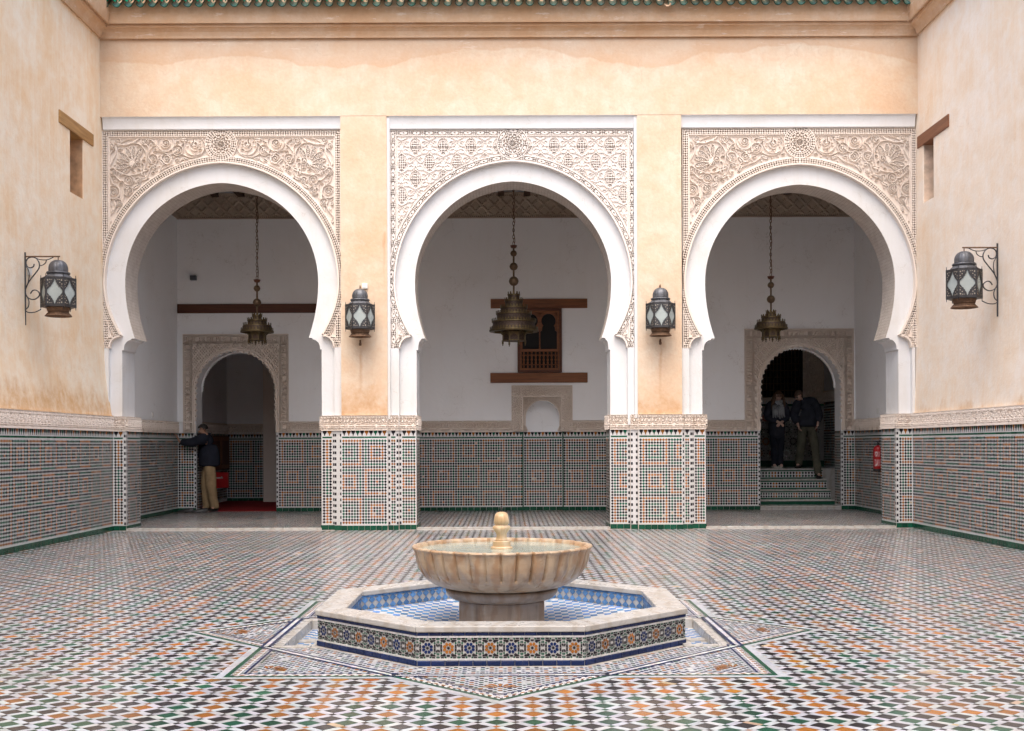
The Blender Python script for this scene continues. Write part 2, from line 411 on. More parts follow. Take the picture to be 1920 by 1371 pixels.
# ---------------------------------------------------------------- carved relief engine
class Carve:
    """height map drawn with strokes; one cell = one drawing unit / sc"""
    def __init__(self, x0, x1, y0, y1, sc):
        self.x0, self.y0, self.sc = x0, y0, sc
        self.nx = int(round((x1 - x0) * sc)) + 1; self.ny = int(round((y1 - y0) * sc)) + 1
        self.X, self.Y = np.meshgrid(x0 + np.arange(self.nx) / sc, y0 + np.arange(self.ny) / sc)
        self.H = np.zeros((self.ny, self.nx)); self.mask = np.ones_like(self.H, bool)
    def box(self, xa, xb, ya, yb):
        i0 = max(0, int((xa - self.x0) * self.sc)); i1 = min(self.nx, int((xb - self.x0) * self.sc) + 2)
        j0 = max(0, int((ya - self.y0) * self.sc)); j1 = min(self.ny, int((yb - self.y0) * self.sc) + 2)
        return slice(j0, max(j0, j1)), slice(i0, max(i0, i1))
    def stroke(self, pts, w=2.0, h=1.0, flat=0.35):
        for (ax, ay), (bx, by) in zip(pts[:-1], pts[1:]):
            s = self.box(min(ax, bx) - w, max(ax, bx) + w, min(ay, by) - w, max(ay, by) + w)
            X, Y = self.X[s], self.Y[s]
            if X.size == 0: continue
            dx, dy = bx - ax, by - ay; L = dx * dx + dy * dy + 1e-9
            t = np.clip(((X - ax) * dx + (Y - ay) * dy) / L, 0, 1)
            d = np.hypot(X - ax - t * dx, Y - ay - t * dy) / (w * 0.5)
            self.H[s] = np.maximum(self.H[s], np.where(d < 0.92, h * (1 - 0.25 * d * d), -9))
    def disc(self, x, y, r, h=1.0, cut=False):
        s = self.box(x - r, x + r, y - r, y + r)
        d = np.hypot(self.X[s] - x, self.Y[s] - y)
        if cut: self.H[s] = np.where(d < r, np.minimum(self.H[s], h), self.H[s])
        else: self.H[s] = np.where(d < r, np.maximum(self.H[s], h), self.H[s])
    def ring(self, x, y, r, w=2.0, h=1.0, a0=0, a1=360):
        n = max(10, int(r * 2))
        self.stroke([(x + r * math.cos(R(a0 + (a1 - a0) * k / n)), y + r * math.sin(R(a0 + (a1 - a0) * k / n))) for k in range(n + 1)], w, h)
    def spiral(self, x, y, r, turns=1.7, ph=0.0, d=1, w=2.0, h=0.95, r1=0.12):
        n = int(20 * turns) + 6
        pts = []
        for k in range(n + 1):
            t = k / n; rr = r * (1 - t) + r * r1 * t; a = ph + d * t * turns * 2 * math.pi
            pts.append((x + rr * math.cos(a), y + rr * math.sin(a)))
        self.stroke(pts, w, h); self.disc(x, y, max(1.0, r * 0.16), h)
        return pts[0]
    def leaf(self, x, y, L, ang, w, h=0.8, curl=0.5, ribs=True):
        """curved pointed leaf with pitted rib"""
        mid, a = [], ang
        px, py = x, y
        n = 8
        for k in range(n + 1):
            mid.append((px, py)); px += L / n * math.cos(a); py += L / n * math.sin(a); a += curl / n
        for k, (qx, qy) in enumerate(mid):
            t = k / n; rr = w * math.sin(math.pi * min(1, 0.12 + 0.88 * t)) ** 0.7 * 0.5 + 0.4
            self.disc(qx, qy, rr, h * (0.75 + 0.25 * math.sin(math.pi * t)))
        if ribs:
            for k in range(1, n, 2): self.disc(mid[k][0], mid[k][1], max(0.9, w * 0.19), -1.2, cut=True)
    def fan(self, x, y, r, angs, h=1.0):
        for a in angs:
            tx, ty = x + r * math.cos(a), y + r * math.sin(a)
            wv = r * 0.17
            nx_, ny_ = -math.sin(a), math.cos(a)
            out = []
            for k in range(17):
                t = k / 16 * 2 - 1
                s = 1 - abs(t) ** 1.0
                along = 0.28 + 0.72 * (1 - t * t) ** 0.5 if True else s
                out.append((x + (tx - x) * along + nx_ * wv * t * (0.35 + along * 0.75), y + (ty - y) * along + ny_ * wv * t * (0.35 + along * 0.75)))
            self.stroke([(x, y)] + out + [(x, y)], 1.6, h)
            for q in (0.5, 0.62, 0.74, 0.86):
                self.disc(x + (tx - x) * q, y + (ty - y) * q, wv * 0.42, 0.62)
                self.disc(x + (tx - x) * q, y + (ty - y) * q, 1.0, -1.4, cut=True)
    def fill(self, free, radii, tries, rng):
        """fills what is still empty with small scrolls and leaves"""
        ys, xs = np.nonzero(free)
        for r in radii:
            for _ in range(tries):
                k = rng.randrange(len(xs)); j, i = ys[k], xs[k]
                q = int((r + 1.4) * self.sc)
                if j - q < 0 or i - q < 0 or j + q >= self.ny or i + q >= self.nx: continue
                sub = self.H[j-q:j+q+1, i-q:i+q+1]; fr = free[j-q:j+q+1, i-q:i+q+1]
                if sub.max() > 0.3 or not fr.all(): continue
                x, y = self.X[j, i], self.Y[j, i]
                if r > 4.5:
                    self.spiral(x, y, r, rng.choice((1.2, 1.6, 2.0)), rng.uniform(0, 6.28), rng.choice((1, -1)), 1.5)
                    if r > 8:
                        for _k in range(2): self.leaf(x + r * 0.2, y, r * 0.8, rng.uniform(0, 6.28), r * 0.4, 0.7)
                elif r > 2.6: self.leaf(x - r, y, r * 2, rng.uniform(-0.6, 0.6), r * 1.2, 0.8)
                else: self.disc(x, y, r * 0.75, 0.75)
    def mesh(self, name, mat, sx, sz, depth, fy=None):
        m = self.mask; ny, nx = m.shape
        used = np.zeros_like(m)
        q = m[:-1, :-1] & m[1:, :-1] & m[:-1, 1:] & m[1:, 1:]
        used[:-1, :-1] |= q; used[1:, :-1] |= q; used[:-1, 1:] |= q; used[1:, 1:] |= q
        ids = -np.ones(m.shape, np.int64); ids[used] = np.arange(used.sum())
        co = np.empty((used.sum(), 3), np.float32)
        co[:, 0] = self.X[used] * sx; co[:, 1] = -self.H[used] * depth; co[:, 2] = -self.Y[used] * sz
        jj, ii = np.nonzero(q)
        fa = np.stack([ids[jj, ii], ids[jj+1, ii], ids[jj+1, ii+1], ids[jj, ii+1]], 1)
        me = bpy.data.meshes.new(name)
        me.vertices.add(len(co)); me.vertices.foreach_set('co', co.ravel())
        me.loops.add(fa.size); me.loops.foreach_set('vertex_index', fa.ravel().astype(np.int32))
        me.polygons.add(len(fa)); me.polygons.foreach_set('loop_start', np.arange(0, fa.size, 4, dtype=np.int32))
        me.materials.append(mat); me.update(calc_edges=True); me.validate(); me.shade_flat(); return me

def lattice(s, t, p=9.0, rows=1.0):
    """openwork border: little crossed bands with holes between"""
    a = np.cos(2 * np.pi * (s / p + rows * t)) * np.cos(2 * np.pi * (s / p - rows * t))
    return np.where(a > 0.16, -2.6, 0.95)
def beads(s, t, p=24.0):
    """border of ovals and little chequers"""
    ph = (s / p) % 1.0
    oval = ((ph - 0.5) / 0.30) ** 2 + ((t - 0.5) / 0.40) ** 2
    h = np.where(oval < 1, 0.95, -0.3)
    h = np.where((oval < 0.06), -2.0, h)
    chk = np.cos(2 * np.pi * (s / 7.0 + 1.0 * t)) * np.cos(2 * np.pi * (s / 7.0 - 1.0 * t))
    near = (ph < 0.19) | (ph > 0.81)
    return np.where(near, np.where(chk > 0.1, -1.0, 0.95), h)

# proportions of a big horseshoe arch, in units of 1/1920 of the picture width at the arcade plane
V_SPRING = 530.0
def w_inner(v, r, tip):
    d = 6.0
    if v <= V_SPRING:
        q = (r + d) ** 2 - (V_SPRING - v) ** 2
        return max(0.0, math.sqrt(max(0, q)) - d)
    return r - (r - tip) * ((v - V_SPRING) / 104.0) ** 2
def half_outline(r, jw):
    """(half width, v) from jamb foot to apex"""
    tip = 0.9 * r
    pts = [(jw, 1000.0), (jw, 656.0), (jw - 3, 656.0), (jw - 3, 654.0)]
    for k in range(9):
        t = (1 - k / 8) * math.pi / 2
        pts.append((tip + 7 + (jw - 3 - tip - 7) * math.sin(t), 637 + 17 * (1 - math.cos(t))))
    pts += [(tip + 7, 634.5), (tip, 634.0)]
    n0 = len(pts)
    for k in range(1, 12):
        v = 634 - (634 - V_SPRING) * k / 12; pts.append((w_inner(v, r, tip), v))
    d = 6.0; amax = math.acos(d / (r + d))
    for k in range(0, 37):
        a = amax * k / 36
        pts.append(((r + d) * math.cos(a) - d, V_SPRING - (r + d) * math.sin(a)))
    pts[-1] = (0.0, pts[-1][1])
    return pts, n0

def carved_spandrel(style, hw_l, hw_r, v_top, r, seed, sc=1.45):
    """relief panel over an arch; drawing units relative to the arch centre"""
    ro = r + 37.5; d = 6.0; tipo = 0.9 * r + 25
    c = Carve(-hw_l, hw_r, v_top, 653, sc)
    X, Y = np.abs(c.X), c.Y
    # arch distance
    up = np.hypot(X + d, Y - V_SPRING) - (ro + d)
    wl = ro - (ro - tipo) * np.clip((Y - V_SPRING) / 99.0, 0, 1) ** 2
    da = np.where(Y <= V_SPRING, up, X - wl)
    hook = tipo + 4 + 18 * np.sqrt(np.clip(1 - (1 - np.clip((Y - 631) / 21.0, 0, 1)) ** 2, 0, 1))
    da = np.where(Y > 629, np.minimum(X - hook, 50), da)
    c.mask = da > 0
    side = np.where(c.X < 0, hw_l - X, hw_r - X); top = Y - v_top
    de = np.minimum(side, top)
    s_edge = np.where(top < side, c.X, Y)
    ang = np.arctan2(X + d, V_SPRING - Y)
    s_arch = np.where(Y <= V_SPRING, ang * (ro + 10), (math.pi / 2) * (ro + 10) + (Y - V_SPRING))
    bord = (lambda s, t: lattice(s, t)) if style != 'lace' else (lambda s, t: beads(s, t))
    bw = 10.0
    med = (0.0, v_top + 26.0); rm = np.hypot(c.X - med[0], c.Y - med[1])
    inner = (de > bw + 5) & (da > bw + 6) & (rm > 31)
    rng = random.Random(seed)
    if style == 'vine':
        # traced main motifs, in the left half (x measured from arch centre, positive outwards)
        def T(px, py): return (415 - (190 + px / 7.217), 230 + py / 7.217 + (v_top - 245))
        def SP(px, py, r_, turns=1.8, ph=0.0, dd=1, w=1.7, ringr=None):
            x, y = T(px, py)
            c.spiral(x, y, r_ / 7.217, turns, ph, dd, w)
            if ringr: c.ring(x, y, ringr / 7.217, 1.6)
        def LN(pp, w=2.2, h=0.95):
            pts = [T(*q) for q in pp]
            fine = []
            for k in range(len(pts) - 1):
                p0 = pts[max(0, k-1)]; p1 = pts[k]; p2 = pts[k+1]; p3 = pts[min(len(pts)-1, k+2)]
                for j in range(6):
                    t = j / 6
                    fine.append(tuple(0.5 * (2*p1[m] + (p2[m]-p0[m])*t + (2*p0[m]-5*p1[m]+4*p2[m]-p3[m])*t*t + (3*p1[m]-p0[m]-3*p2[m]+p3[m])*t**3) for m in (0, 1)))
            fine.append(pts[-1]); c.stroke(fine, w * .8, h)
        x, y = T(440, 560)
        c.fan(x, y, 33, [R(a) for a in (-118, -92, -66, -40, -14, 12, 38)])
        for (px, py, rr, tu, ph, dd, rg) in ((880, 280, 70, 2.2, 0, 1, 112), (1270, 310, 75, 1.6, 2, -1, 135), (1040, 375, 48, 1.6, 1, 1, 72),
                (705, 490, 42, 1.5, 0, 1, 66), (170, 940, 62, 2.2, 0, -1, 90), (375, 780, 44, 1.5, 2, 1, 66), (500, 520, 52, 1.8, 1, -1, None),
                (435, 580, 44, 1.8, 3, 1, None), (890, 490, 48, 1.6, 3, 1, 70), (235, 1080, 36, 1.5, 0, 1, 52), (125, 1110, 28, 1.5, 1, -1, None),
                (230, 240, 46, 1.7, 0, 1, None), (155, 310, 38, 1.7, 2, -1, None), (370, 925, 44, 1.7, 1, 1, 62), (600, 250, 36, 1.4, 2, 1, 52),
                (165, 665, 36, 1.4, 0, 1, 54), (500, 780, 30, 1.4, 0, 1, 42), (735, 600, 34, 1.4, 1, -1, None), (155, 1185, 24, 1.4, 1, 1, None)):
            SP(px, py, rr, tu, ph, dd, 1.7, rg)
        LN([(220, 280), (330, 300), (450, 260), (510, 215)], 3.4); LN([(230, 300), (350, 230), (500, 205)], 2)
        LN([(205, 330), (200, 420), (150, 520), (120, 580)], 3.2); LN([(200, 340), (125, 430), (110, 570)], 2)
        LN([(220, 310), (380, 275), (520, 290), (600, 380), (620, 470), (600, 600), (545, 700)], 2.4)
        LN([(555, 250), (640, 330), (640, 450), (700, 560)], 2.2); LN([(180, 600), (200, 640), (330, 700), (480, 700), (620, 640)], 2.2)
        LN([(540, 560), (560, 700), (590, 700), (580, 560), (540, 560)], 2.0); LN([(480, 690), (620, 650), (630, 620), (540, 640)], 2.0)
        LN([(640, 420), (700, 330), (740, 300), (690, 240), (640, 225)], 2); LN([(770, 380), (850, 400), (960, 430), (1100, 300), (1160, 250)], 2)
        LN([(1090, 420), (1200, 470), (1330, 450), (1400, 360), (1370, 260)], 2); LN([(800, 640), (850, 560), (920, 540), (950, 480), (880, 420)], 2)
        LN([(790, 670), (900, 600), (1020, 560), (1100, 500)], 2.0); LN([(130, 730), (160, 820), (230, 860), (260, 960), (260, 1040)], 2.2)
        LN([(180, 700), (260, 780), (320, 780)], 2.2); LN([(300, 850), (310, 940), (300, 1040)], 2); LN([(180, 1050), (200, 1110), (180, 1180), (120, 1260), (80, 1360)], 2.2)
        LN([(520, 760), (600, 740), (650, 750)], 2); LN([(640, 700), (680, 600), (740, 560)], 2.4)
        for (px, py, L, a, wd) in ((860, 560, 13, -2.2, 6), (1240, 300, 11, -1.2, 6), (1080, 230, 12, 0.2, 5), (250, 1150, 14, 2.0, 5), (110, 1300, 14, 1.3, 5),
                (830, 620, 12, 2.2, 5), (440, 880, 14, -0.4, 6), (1120, 480, 12, 0.6, 5), (330, 860, 10, 0.8, 5), (560, 770, 12, -0.3, 5)):
            x, y = T(px, py); c.leaf(x, y, L, math.pi - a, wd)
        # the tall narrow lower corners
        for k in range(9):
            vv = 432 + k * 20
            xx = (hw_l + (ro - (ro - tipo) * max(0, (vv - V_SPRING) / 99.0) ** 2 if vv > V_SPRING else math.sqrt(max(0, (ro+d)**2 - (V_SPRING - vv)**2)) - d)) / 2
            c.spiral(xx, vv, 4.5, 1.5, k, 1 if k % 2 else -1, 1.7)
        c.H[c.X < 0] = 0
        c.fill(inner & (c.X > 0), (7, 5.6, 4.8, 3.6, 2.8, 2.0), 4200, rng)
        # mirror
        half = c.X > 0
        Hm = c.H.copy()
        ip = np.clip(np.round((np.abs(c.X[0]) - c.x0) * sc).astype(int), 0, c.nx - 1)
        c.H = Hm[:, ip]
        c.H = np.where(inner, np.where(c.H == 0, -0.7, c.H), 0)
    else:
        tw, th = 52.0, 61.0; ts = 2.0
        t = Carve(-tw, tw, -th, th, ts)
        for ox in (-2, -1, 0, 1, 2):
            for oy in (-2, -1, 0, 1, 2):
                for hx in (0, 0.5):
                    cx, cy = (ox + hx) * tw, (oy + hx) * th
                    if abs(cx) > tw * 1.6 or abs(cy) > th * 1.6: continue
                    for s in (-1, 1):
                        t.stroke([(cx + s*24, cy+7), (cx + s*18, cy + 4), (cx + s*13, cy + 7), (cx + s*8, cy + 15), (cx, cy + 19)], 3.0, 1.0)
                        t.ring(cx + s*16, cy - 5, 5.2, 2.0, 0.95, 0, 300)
                        t.leaf(cx + s*13, cy + 11, 11, 0.1 if s > 0 else math.pi - 0.1, 5, 0.9, -0.6 * s, False)
                        t.stroke([(cx, cy - 18), (cx + s*8, cy - 12), (cx + s*12, cy - 2), (cx + s*9, cy + 9)], 2.0, 0.95)
                        t.stroke([(cx, cy + 19), (cx + s*9, cy + 24), (cx + s*13, cy + 30)], 1.8, 0.7)
                        t.stroke([(cx + s*26, cy - 20), (cx + s*18, cy - 15), (cx + s*9, cy - 20), (cx + s*5, cy - 26)], 1.9, 0.75)
                        t.stroke([(cx + s*26, cy - 11), (cx + s*22, cy - 2), (cx + s*25, cy + 6)], 1.6, 0.7)
                    for (hx_, hy_) in ((0, -12), (0, -6), (0, 0), (0, 6), (0, 12), (-4, -8), (4, -8), (-4, -2), (4, -2), (-4, 4), (4, 4), (-7, 0), (7, 0), (-3, 9), (3, 9)):
                        pass
        lz = (np.abs(((t.X + tw*0.5) % tw) - tw*0.5) / 10.5 + np.abs(((t.Y + th*0.5) % th) - th*0.5) / 16.0)
        lz2 = (np.abs((t.X % tw) - tw*0.5) / 10.5 + np.abs((t.Y % th) - th*0.5) / 16.0)
        lzm = np.minimum(lz, lz2)
        net = np.cos(2*np.pi*(t.X/7.0 + t.Y/9.0)) * np.cos(2*np.pi*(t.X/7.0 - t.Y/9.0))
        t.H = np.where(lzm < 1.0, np.where(net > 0.22, -0.6, 1.0), np.maximum(t.H, -0.25))
        iu = np.clip(np.round(((((c.X + tw*0.5) % tw) - tw*0.5) + tw) * ts).astype(int), 0, t.nx - 1)
        iv = np.clip(np.round((((c.Y - v_top - 33) % th) - th*0.5 + th + 2) * ts).astype(int) % t.ny, 0, t.ny - 1)
        c.H = np.where(inner, t.H[iv, iu], 0)
    # lips and openwork borders
    eb = (de > 2) & (de <= bw); c.H = np.where(eb, bord(s_edge, (de - 2) / (bw - 2)), c.H)
    c.H = np.where((de <= 2) | ((de > bw) & (de <= bw + 2.2)), 1.0, c.H)
    ab = (da > 3) & (da <= bw + 1); c.H = np.where(ab & (de > 0), bord(s_arch, (da - 3) / (bw - 2)), c.H)
    c.H = np.where((da <= 3) | ((da > bw + 1) & (da <= bw + 3)), 1.0, c.H)
    # medallion
    a_m = np.arctan2(c.Y - med[1], c.X - med[0])
    ring = (rm < 28) & (rm >= 20); c.H = np.where(ring & (da > 0), bord(a_m * 24, (rm - 20) / 8), c.H)
    c.H = np.where(((rm >= 28) & (rm < 30.2)) | ((rm >= 18) & (rm < 20)), 1.0, c.H)
    star = np.abs(np.cos(a_m * 6)) ; starh = np.where((np.cos(rm * 0.95 + 0.5 * np.cos(12 * a_m)) > 0.1) ^ (star > 0.86), 0.9, -0.9)
    c.H = np.where(rm < 18, starh, c.H)
    return c

# ---------------------------------------------------------------- tiled dado
PITCH = 0.0438
def tile_color(i, j):
    bi, bj = i // 10, j // 10
    d = max(abs(i % 10 - 5), abs(j % 10 - 5))
    par = (bi + bj) % 2
    if d % 2 == 1: return C_BLACK
    a = (d // 2) % 2
    return (C_OCHRE, C_GREEN)[(a + par) % 2]
def dado_panel(name, parent, O, ux, L, zb=0.075, zt=1.53, corner=(False, False), pitch=PITCH, white=None, ioff=0, kind='stuff', stripes=True, far=False):
    """wall mosaic on the plane through O along unit vector ux (outward normal is ux rotated -90 deg)"""
    mb = MB(); ux = Vector((ux[0], ux[1], 0)).normalized(); n = Vector((ux.y, -ux.x, 0))
    O = Vector((O[0], O[1], 0))
    def pt(s, z, d=0.0): 
        q = O + ux * s + n * d; return (q.x, q.y, z)
    wcol = white or C_WHITE
    step = 0.6
    nb = max(1, int(L / step))
    for k in range(nb):
        mb.face([pt(L*k/nb, zb), pt(L*(k+1)/nb, zb), pt(L*(k+1)/nb, zt), pt(L*k/nb, zt)], 0, jit(wcol, 0.03))
    s0, s1 = 0.012, L - 0.012
    cw = 0.032
    for side in (0, 1):
        if corner[side]:
            a, b = (0.004, cw) if side == 0 else (L - cw, L - 0.004)
            z = zb + 0.01; k = 0
            while z < zt - 0.04:
                if k % 2 == 0: mb.face([pt(a, z, .002), pt(b, z, .002), pt(b, z + .042, .002), pt(a, z + .042, .002)], 0, jit(C_BLACK))
                z += 0.045; k += 1
            if side == 0: s0 = cw + 0.014
            else: s1 = L - cw - 0.014
    W = s1 - s0
    if W < 0.03: return mb.build(name, M_tile, parent, color=True, kind=kind)
    # merlons
    zm1 = zt - 0.004; zm0 = zt - 0.088
    mp = 0.0655; nm = max(1, int(round(W / mp))); mp = W / nm
    cyc = [C_BLACK, C_OCHRE, C_BLACK, C_GREEN]
    for k in range(nm):
        c0 = s0 + (k + 0.5) * mp; col = jit(cyc[k % 4]); hwd = mp * 0.46
        mb.face([pt(c0 - hwd*0.22, zm0 + .006, .002), pt(c0 + hwd*0.22, zm0 + .006, .002), pt(c0 + hwd*0.30, zm0 + .030, .002), pt(c0 + hwd*0.85, zm0 + .052, .002),
                 pt(c0 + hwd, zm1, .002), pt(c0 - hwd, zm1, .002), pt(c0 - hwd*0.85, zm0 + .052, .002), pt(c0 - hwd*0.30, zm0 + .030, .002)], 0, col)
    # green line
    zg1 = zm0 - 0.008; zg0 = zg1 - 0.024
    gt = 0.11; ng = max(1, int(W / gt))
    for k in range(ng):
        mb.face([pt(s0 + W*k/ng + .001, zg0, .002), pt(s0 + W*(k+1)/ng - .001, zg0, .002), pt(s0 + W*(k+1)/ng - .001, zg1, .002), pt(s0 + W*k/ng + .001, zg1, .002)], 0, jit(C_GREEN))
    # diamonds
    zd1 = zg0 - 0.020; zd0 = zb + 0.022
    nr = int((zd1 - zd0) / pitch); nc = max(1, int(round(W / pitch))); ph = W / nc; pv = (zd1 - zd0) / nr
    h = 0.485; q = 0.03
    for j in range(nr):
        zc = zd1 - (j + 0.5) * pv
        for i in range(nc):
            sc_ = s0 + (i + 0.5) * ph
            col = jit(tile_color(i + ioff, j + 1), 0.28)
            if random.random() < .004: col = jit((.40, .30, .22))
            ta, tb = random.uniform(-.035, .035), random.uniform(-.035, .035)
            mb.face([pt(sc_ + ph*a_, zc + pv*b_, .0022 + ph*a_*ta + pv*b_*tb) for a_, b_ in ((-q, -h), (q, -h), (h, -q), (h, q), (q, h), (-q, h), (-h, q), (-h, -q))], 0, col)
    return mb.build(name, M_tile, parent, color=True, kind=kind)

_bt = {}
def slab_mesh(w, h, d, mat, key):
    k = (round(w, 3), round(h, 3), round(d, 3), key)
    if k not in _bt:
        mb = MB(); e = min(0.003, w * .1, h * .1)
        x, z = w / 2, h
        # front face inset for a soft edge
        mb.v += [(-x, 0, 0), (x, 0, 0), (x, 0, z), (-x, 0, z), (-x, -d + e, 0), (x, -d + e, 0), (x, -d + e, z), (-x, -d + e, z),
                 (-x + e, -d, e), (x - e, -d, e), (x - e, -d, z - e), (-x + e, -d, z - e)]
        for q in ((8, 9, 10, 11), (4, 5, 9, 8), (5, 6, 10, 9), (6, 7, 11, 10), (7, 4, 8, 11), (0, 1, 5, 4), (1, 2, 6, 5), (2, 3, 7, 6), (3, 0, 4, 7)):
            mb.idx(q)
        _bt[k] = mb.mesh('tile', mat)
    return _bt[k]
def tile_row(name, parent, O, ux, L, z, h, tw, d, mat, key, gap=0.003):
    """row of separate tiles standing on a wall plane"""
    ux = Vector((ux[0], ux[1], 0)).normalized(); rz = math.atan2(ux.y, ux.x)
    n = max(1, int(round(L / tw))); w = L / n
    me = slab_mesh(w - gap, h, d, mat, key)
    for k in range(n):
        q = Vector((O[0], O[1], 0)) + ux * (w * (k + 0.5))
        obj(name, me, parent, (q.x, q.y, z), (random.uniform(-.008, .008), 0, rz))

def frieze_carve(L, px, res=0.0085, h=0.226, simple_=False):
    """carved band of interlacing arches; drawing unit = 1 cm"""
    c = Carve(0, L * 100, 0, h * 100, 1.0 / (res * 100))
    X, Y = c.X, c.Y; Hh = h * 100
    t0 = np.maximum(-.8, lattice(X, (Y - 0.6) / 2.6, 4.4, 0.5))
    c.H = np.where((Y > 0.6) & (Y < 3.0), t0, 0.0)
    c.H = np.where((Y > Hh - 3.4) & (Y < Hh - 0.8), np.maximum(-.8, lattice(X, (Y - Hh + 3.4) / 2.6, 4.4, 0.5)), c.H)
    c.H = np.where((Y <= 0.8) | ((Y > 3.0) & (Y < 4.0)) | (Y > Hh - 0.9) | ((Y > Hh - 4.6) & (Y < Hh - 3.4)), 1.0, c.H)
    p = 10.8; ph = (X % p) / p; y = (Y - 4.0) / (Hh - 8.6)
    fld = (y > 0) & (y < 1)
    def band(cond): c.H[:] = np.where(fld & cond, 1.0, c.H)
    xa = np.abs(ph - 0.5) * p
    arch = 4.6 * np.clip(1 - (1 - np.clip(y * 1.2, 0, 1)) ** 2.2, 0, 1)
    band(np.abs(xa - arch) < 0.55)
    arch2 = 2.6 * np.clip(1 - (1 - np.clip((y - 0.18) * 1.5, 0, 1)) ** 2.0, 0, 1)
    band((np.abs(xa - arch2) < 0.45) & (y > 0.18))
    band((xa < 0.45) & (y > 0.3) & (y < 0.55)); band((np.abs(y - 0.62) < 0.05) & (xa < 2.4))
    band((np.abs(y - 0.86) < 0.055)); band(np.hypot(xa, (y - 0.42) * 14) < 1.0)
    xb = p * 0.5 - xa
    band((np.abs(xb - 1.6 * (1 - y * 2.2)) < 0.45) & (y < 0.45)); band((xb < 0.4) & (y > .1) & (y < 0.5))
    c.H = np.where(fld, np.maximum(c.H, -0.3), c.H)
    return c
_fr = {}
def frieze(name, parent, O, ux, L, z0=1.53, h=0.226, proud=0.026, mat=None, res=0.0085):
    key = (round(L, 3), mat.name if mat else '', res)
    if key not in _fr:
        c = frieze_carve(L, 0, res, h)
        me = c.mesh('frieze', mat or M_stucco, 0.01, 0.01, proud)
        # top and bottom returns
        _fr[key] = me
    ux = Vector((ux[0], ux[1], 0)).normalized()
    o = obj(name, _fr[key], parent, (O[0], O[1], z0 + h), (0, 0, math.atan2(ux.y, ux.x)))
    return o

# ---------------------------------------------------------------- the arcade facade
XL, XR = -6.07, 6.23                    # faces of the side walls' tiled dados
Z_PANEL = 6.33
facade = empty('arcade_facade', (0, 0, 0), 0, 'salmon plastered arcade front with three white horseshoe arches and carved stucco', 'arcade')
mb = MB(); mb.box(-6.60, 6.70, YF, YF + 0.75, Z_PANEL, 7.50)
mb.build('upper_wall', M_salmon, facade)

M_scale = NT('fish_scale_stucco')
def _scale():
    t = M_scale; tc = t.n.new('ShaderNodeTexCoord')
    br = t.n.new('ShaderNodeTexBrick'); br.inputs['Scale'].default_value = 1.0
    br.inputs['Brick Width'].default_value = 0.10; br.inputs['Row Height'].default_value = 0.033
    br.inputs['Mortar Size'].default_value = 0.007; br.inputs['Mortar Smooth'].default_value = 0.6
    t.l.new(tc.outputs['UV'], br.inputs['Vector'])
    co = t.coord(kind='World'); n = t.noise(co, 8, 6)
    t.set(t.mix(t.math('MULTIPLY', br.outputs['Fac'], 0.75), t.ramp(n, [(0.3, (0.58, 0.52, 0.47)), (0.7, (0.72, 0.66, 0.61))]), (0.40, 0.32, 0.26)), 0.9, 0, 0.2)
    t.bump(t.math('ADD', t.math('MULTIPLY', br.outputs['Fac'], -1.0), t.math('MULTIPLY', n, 0.5)), 1.0, 0.02)
_scale(); M_scale = M_scale.m

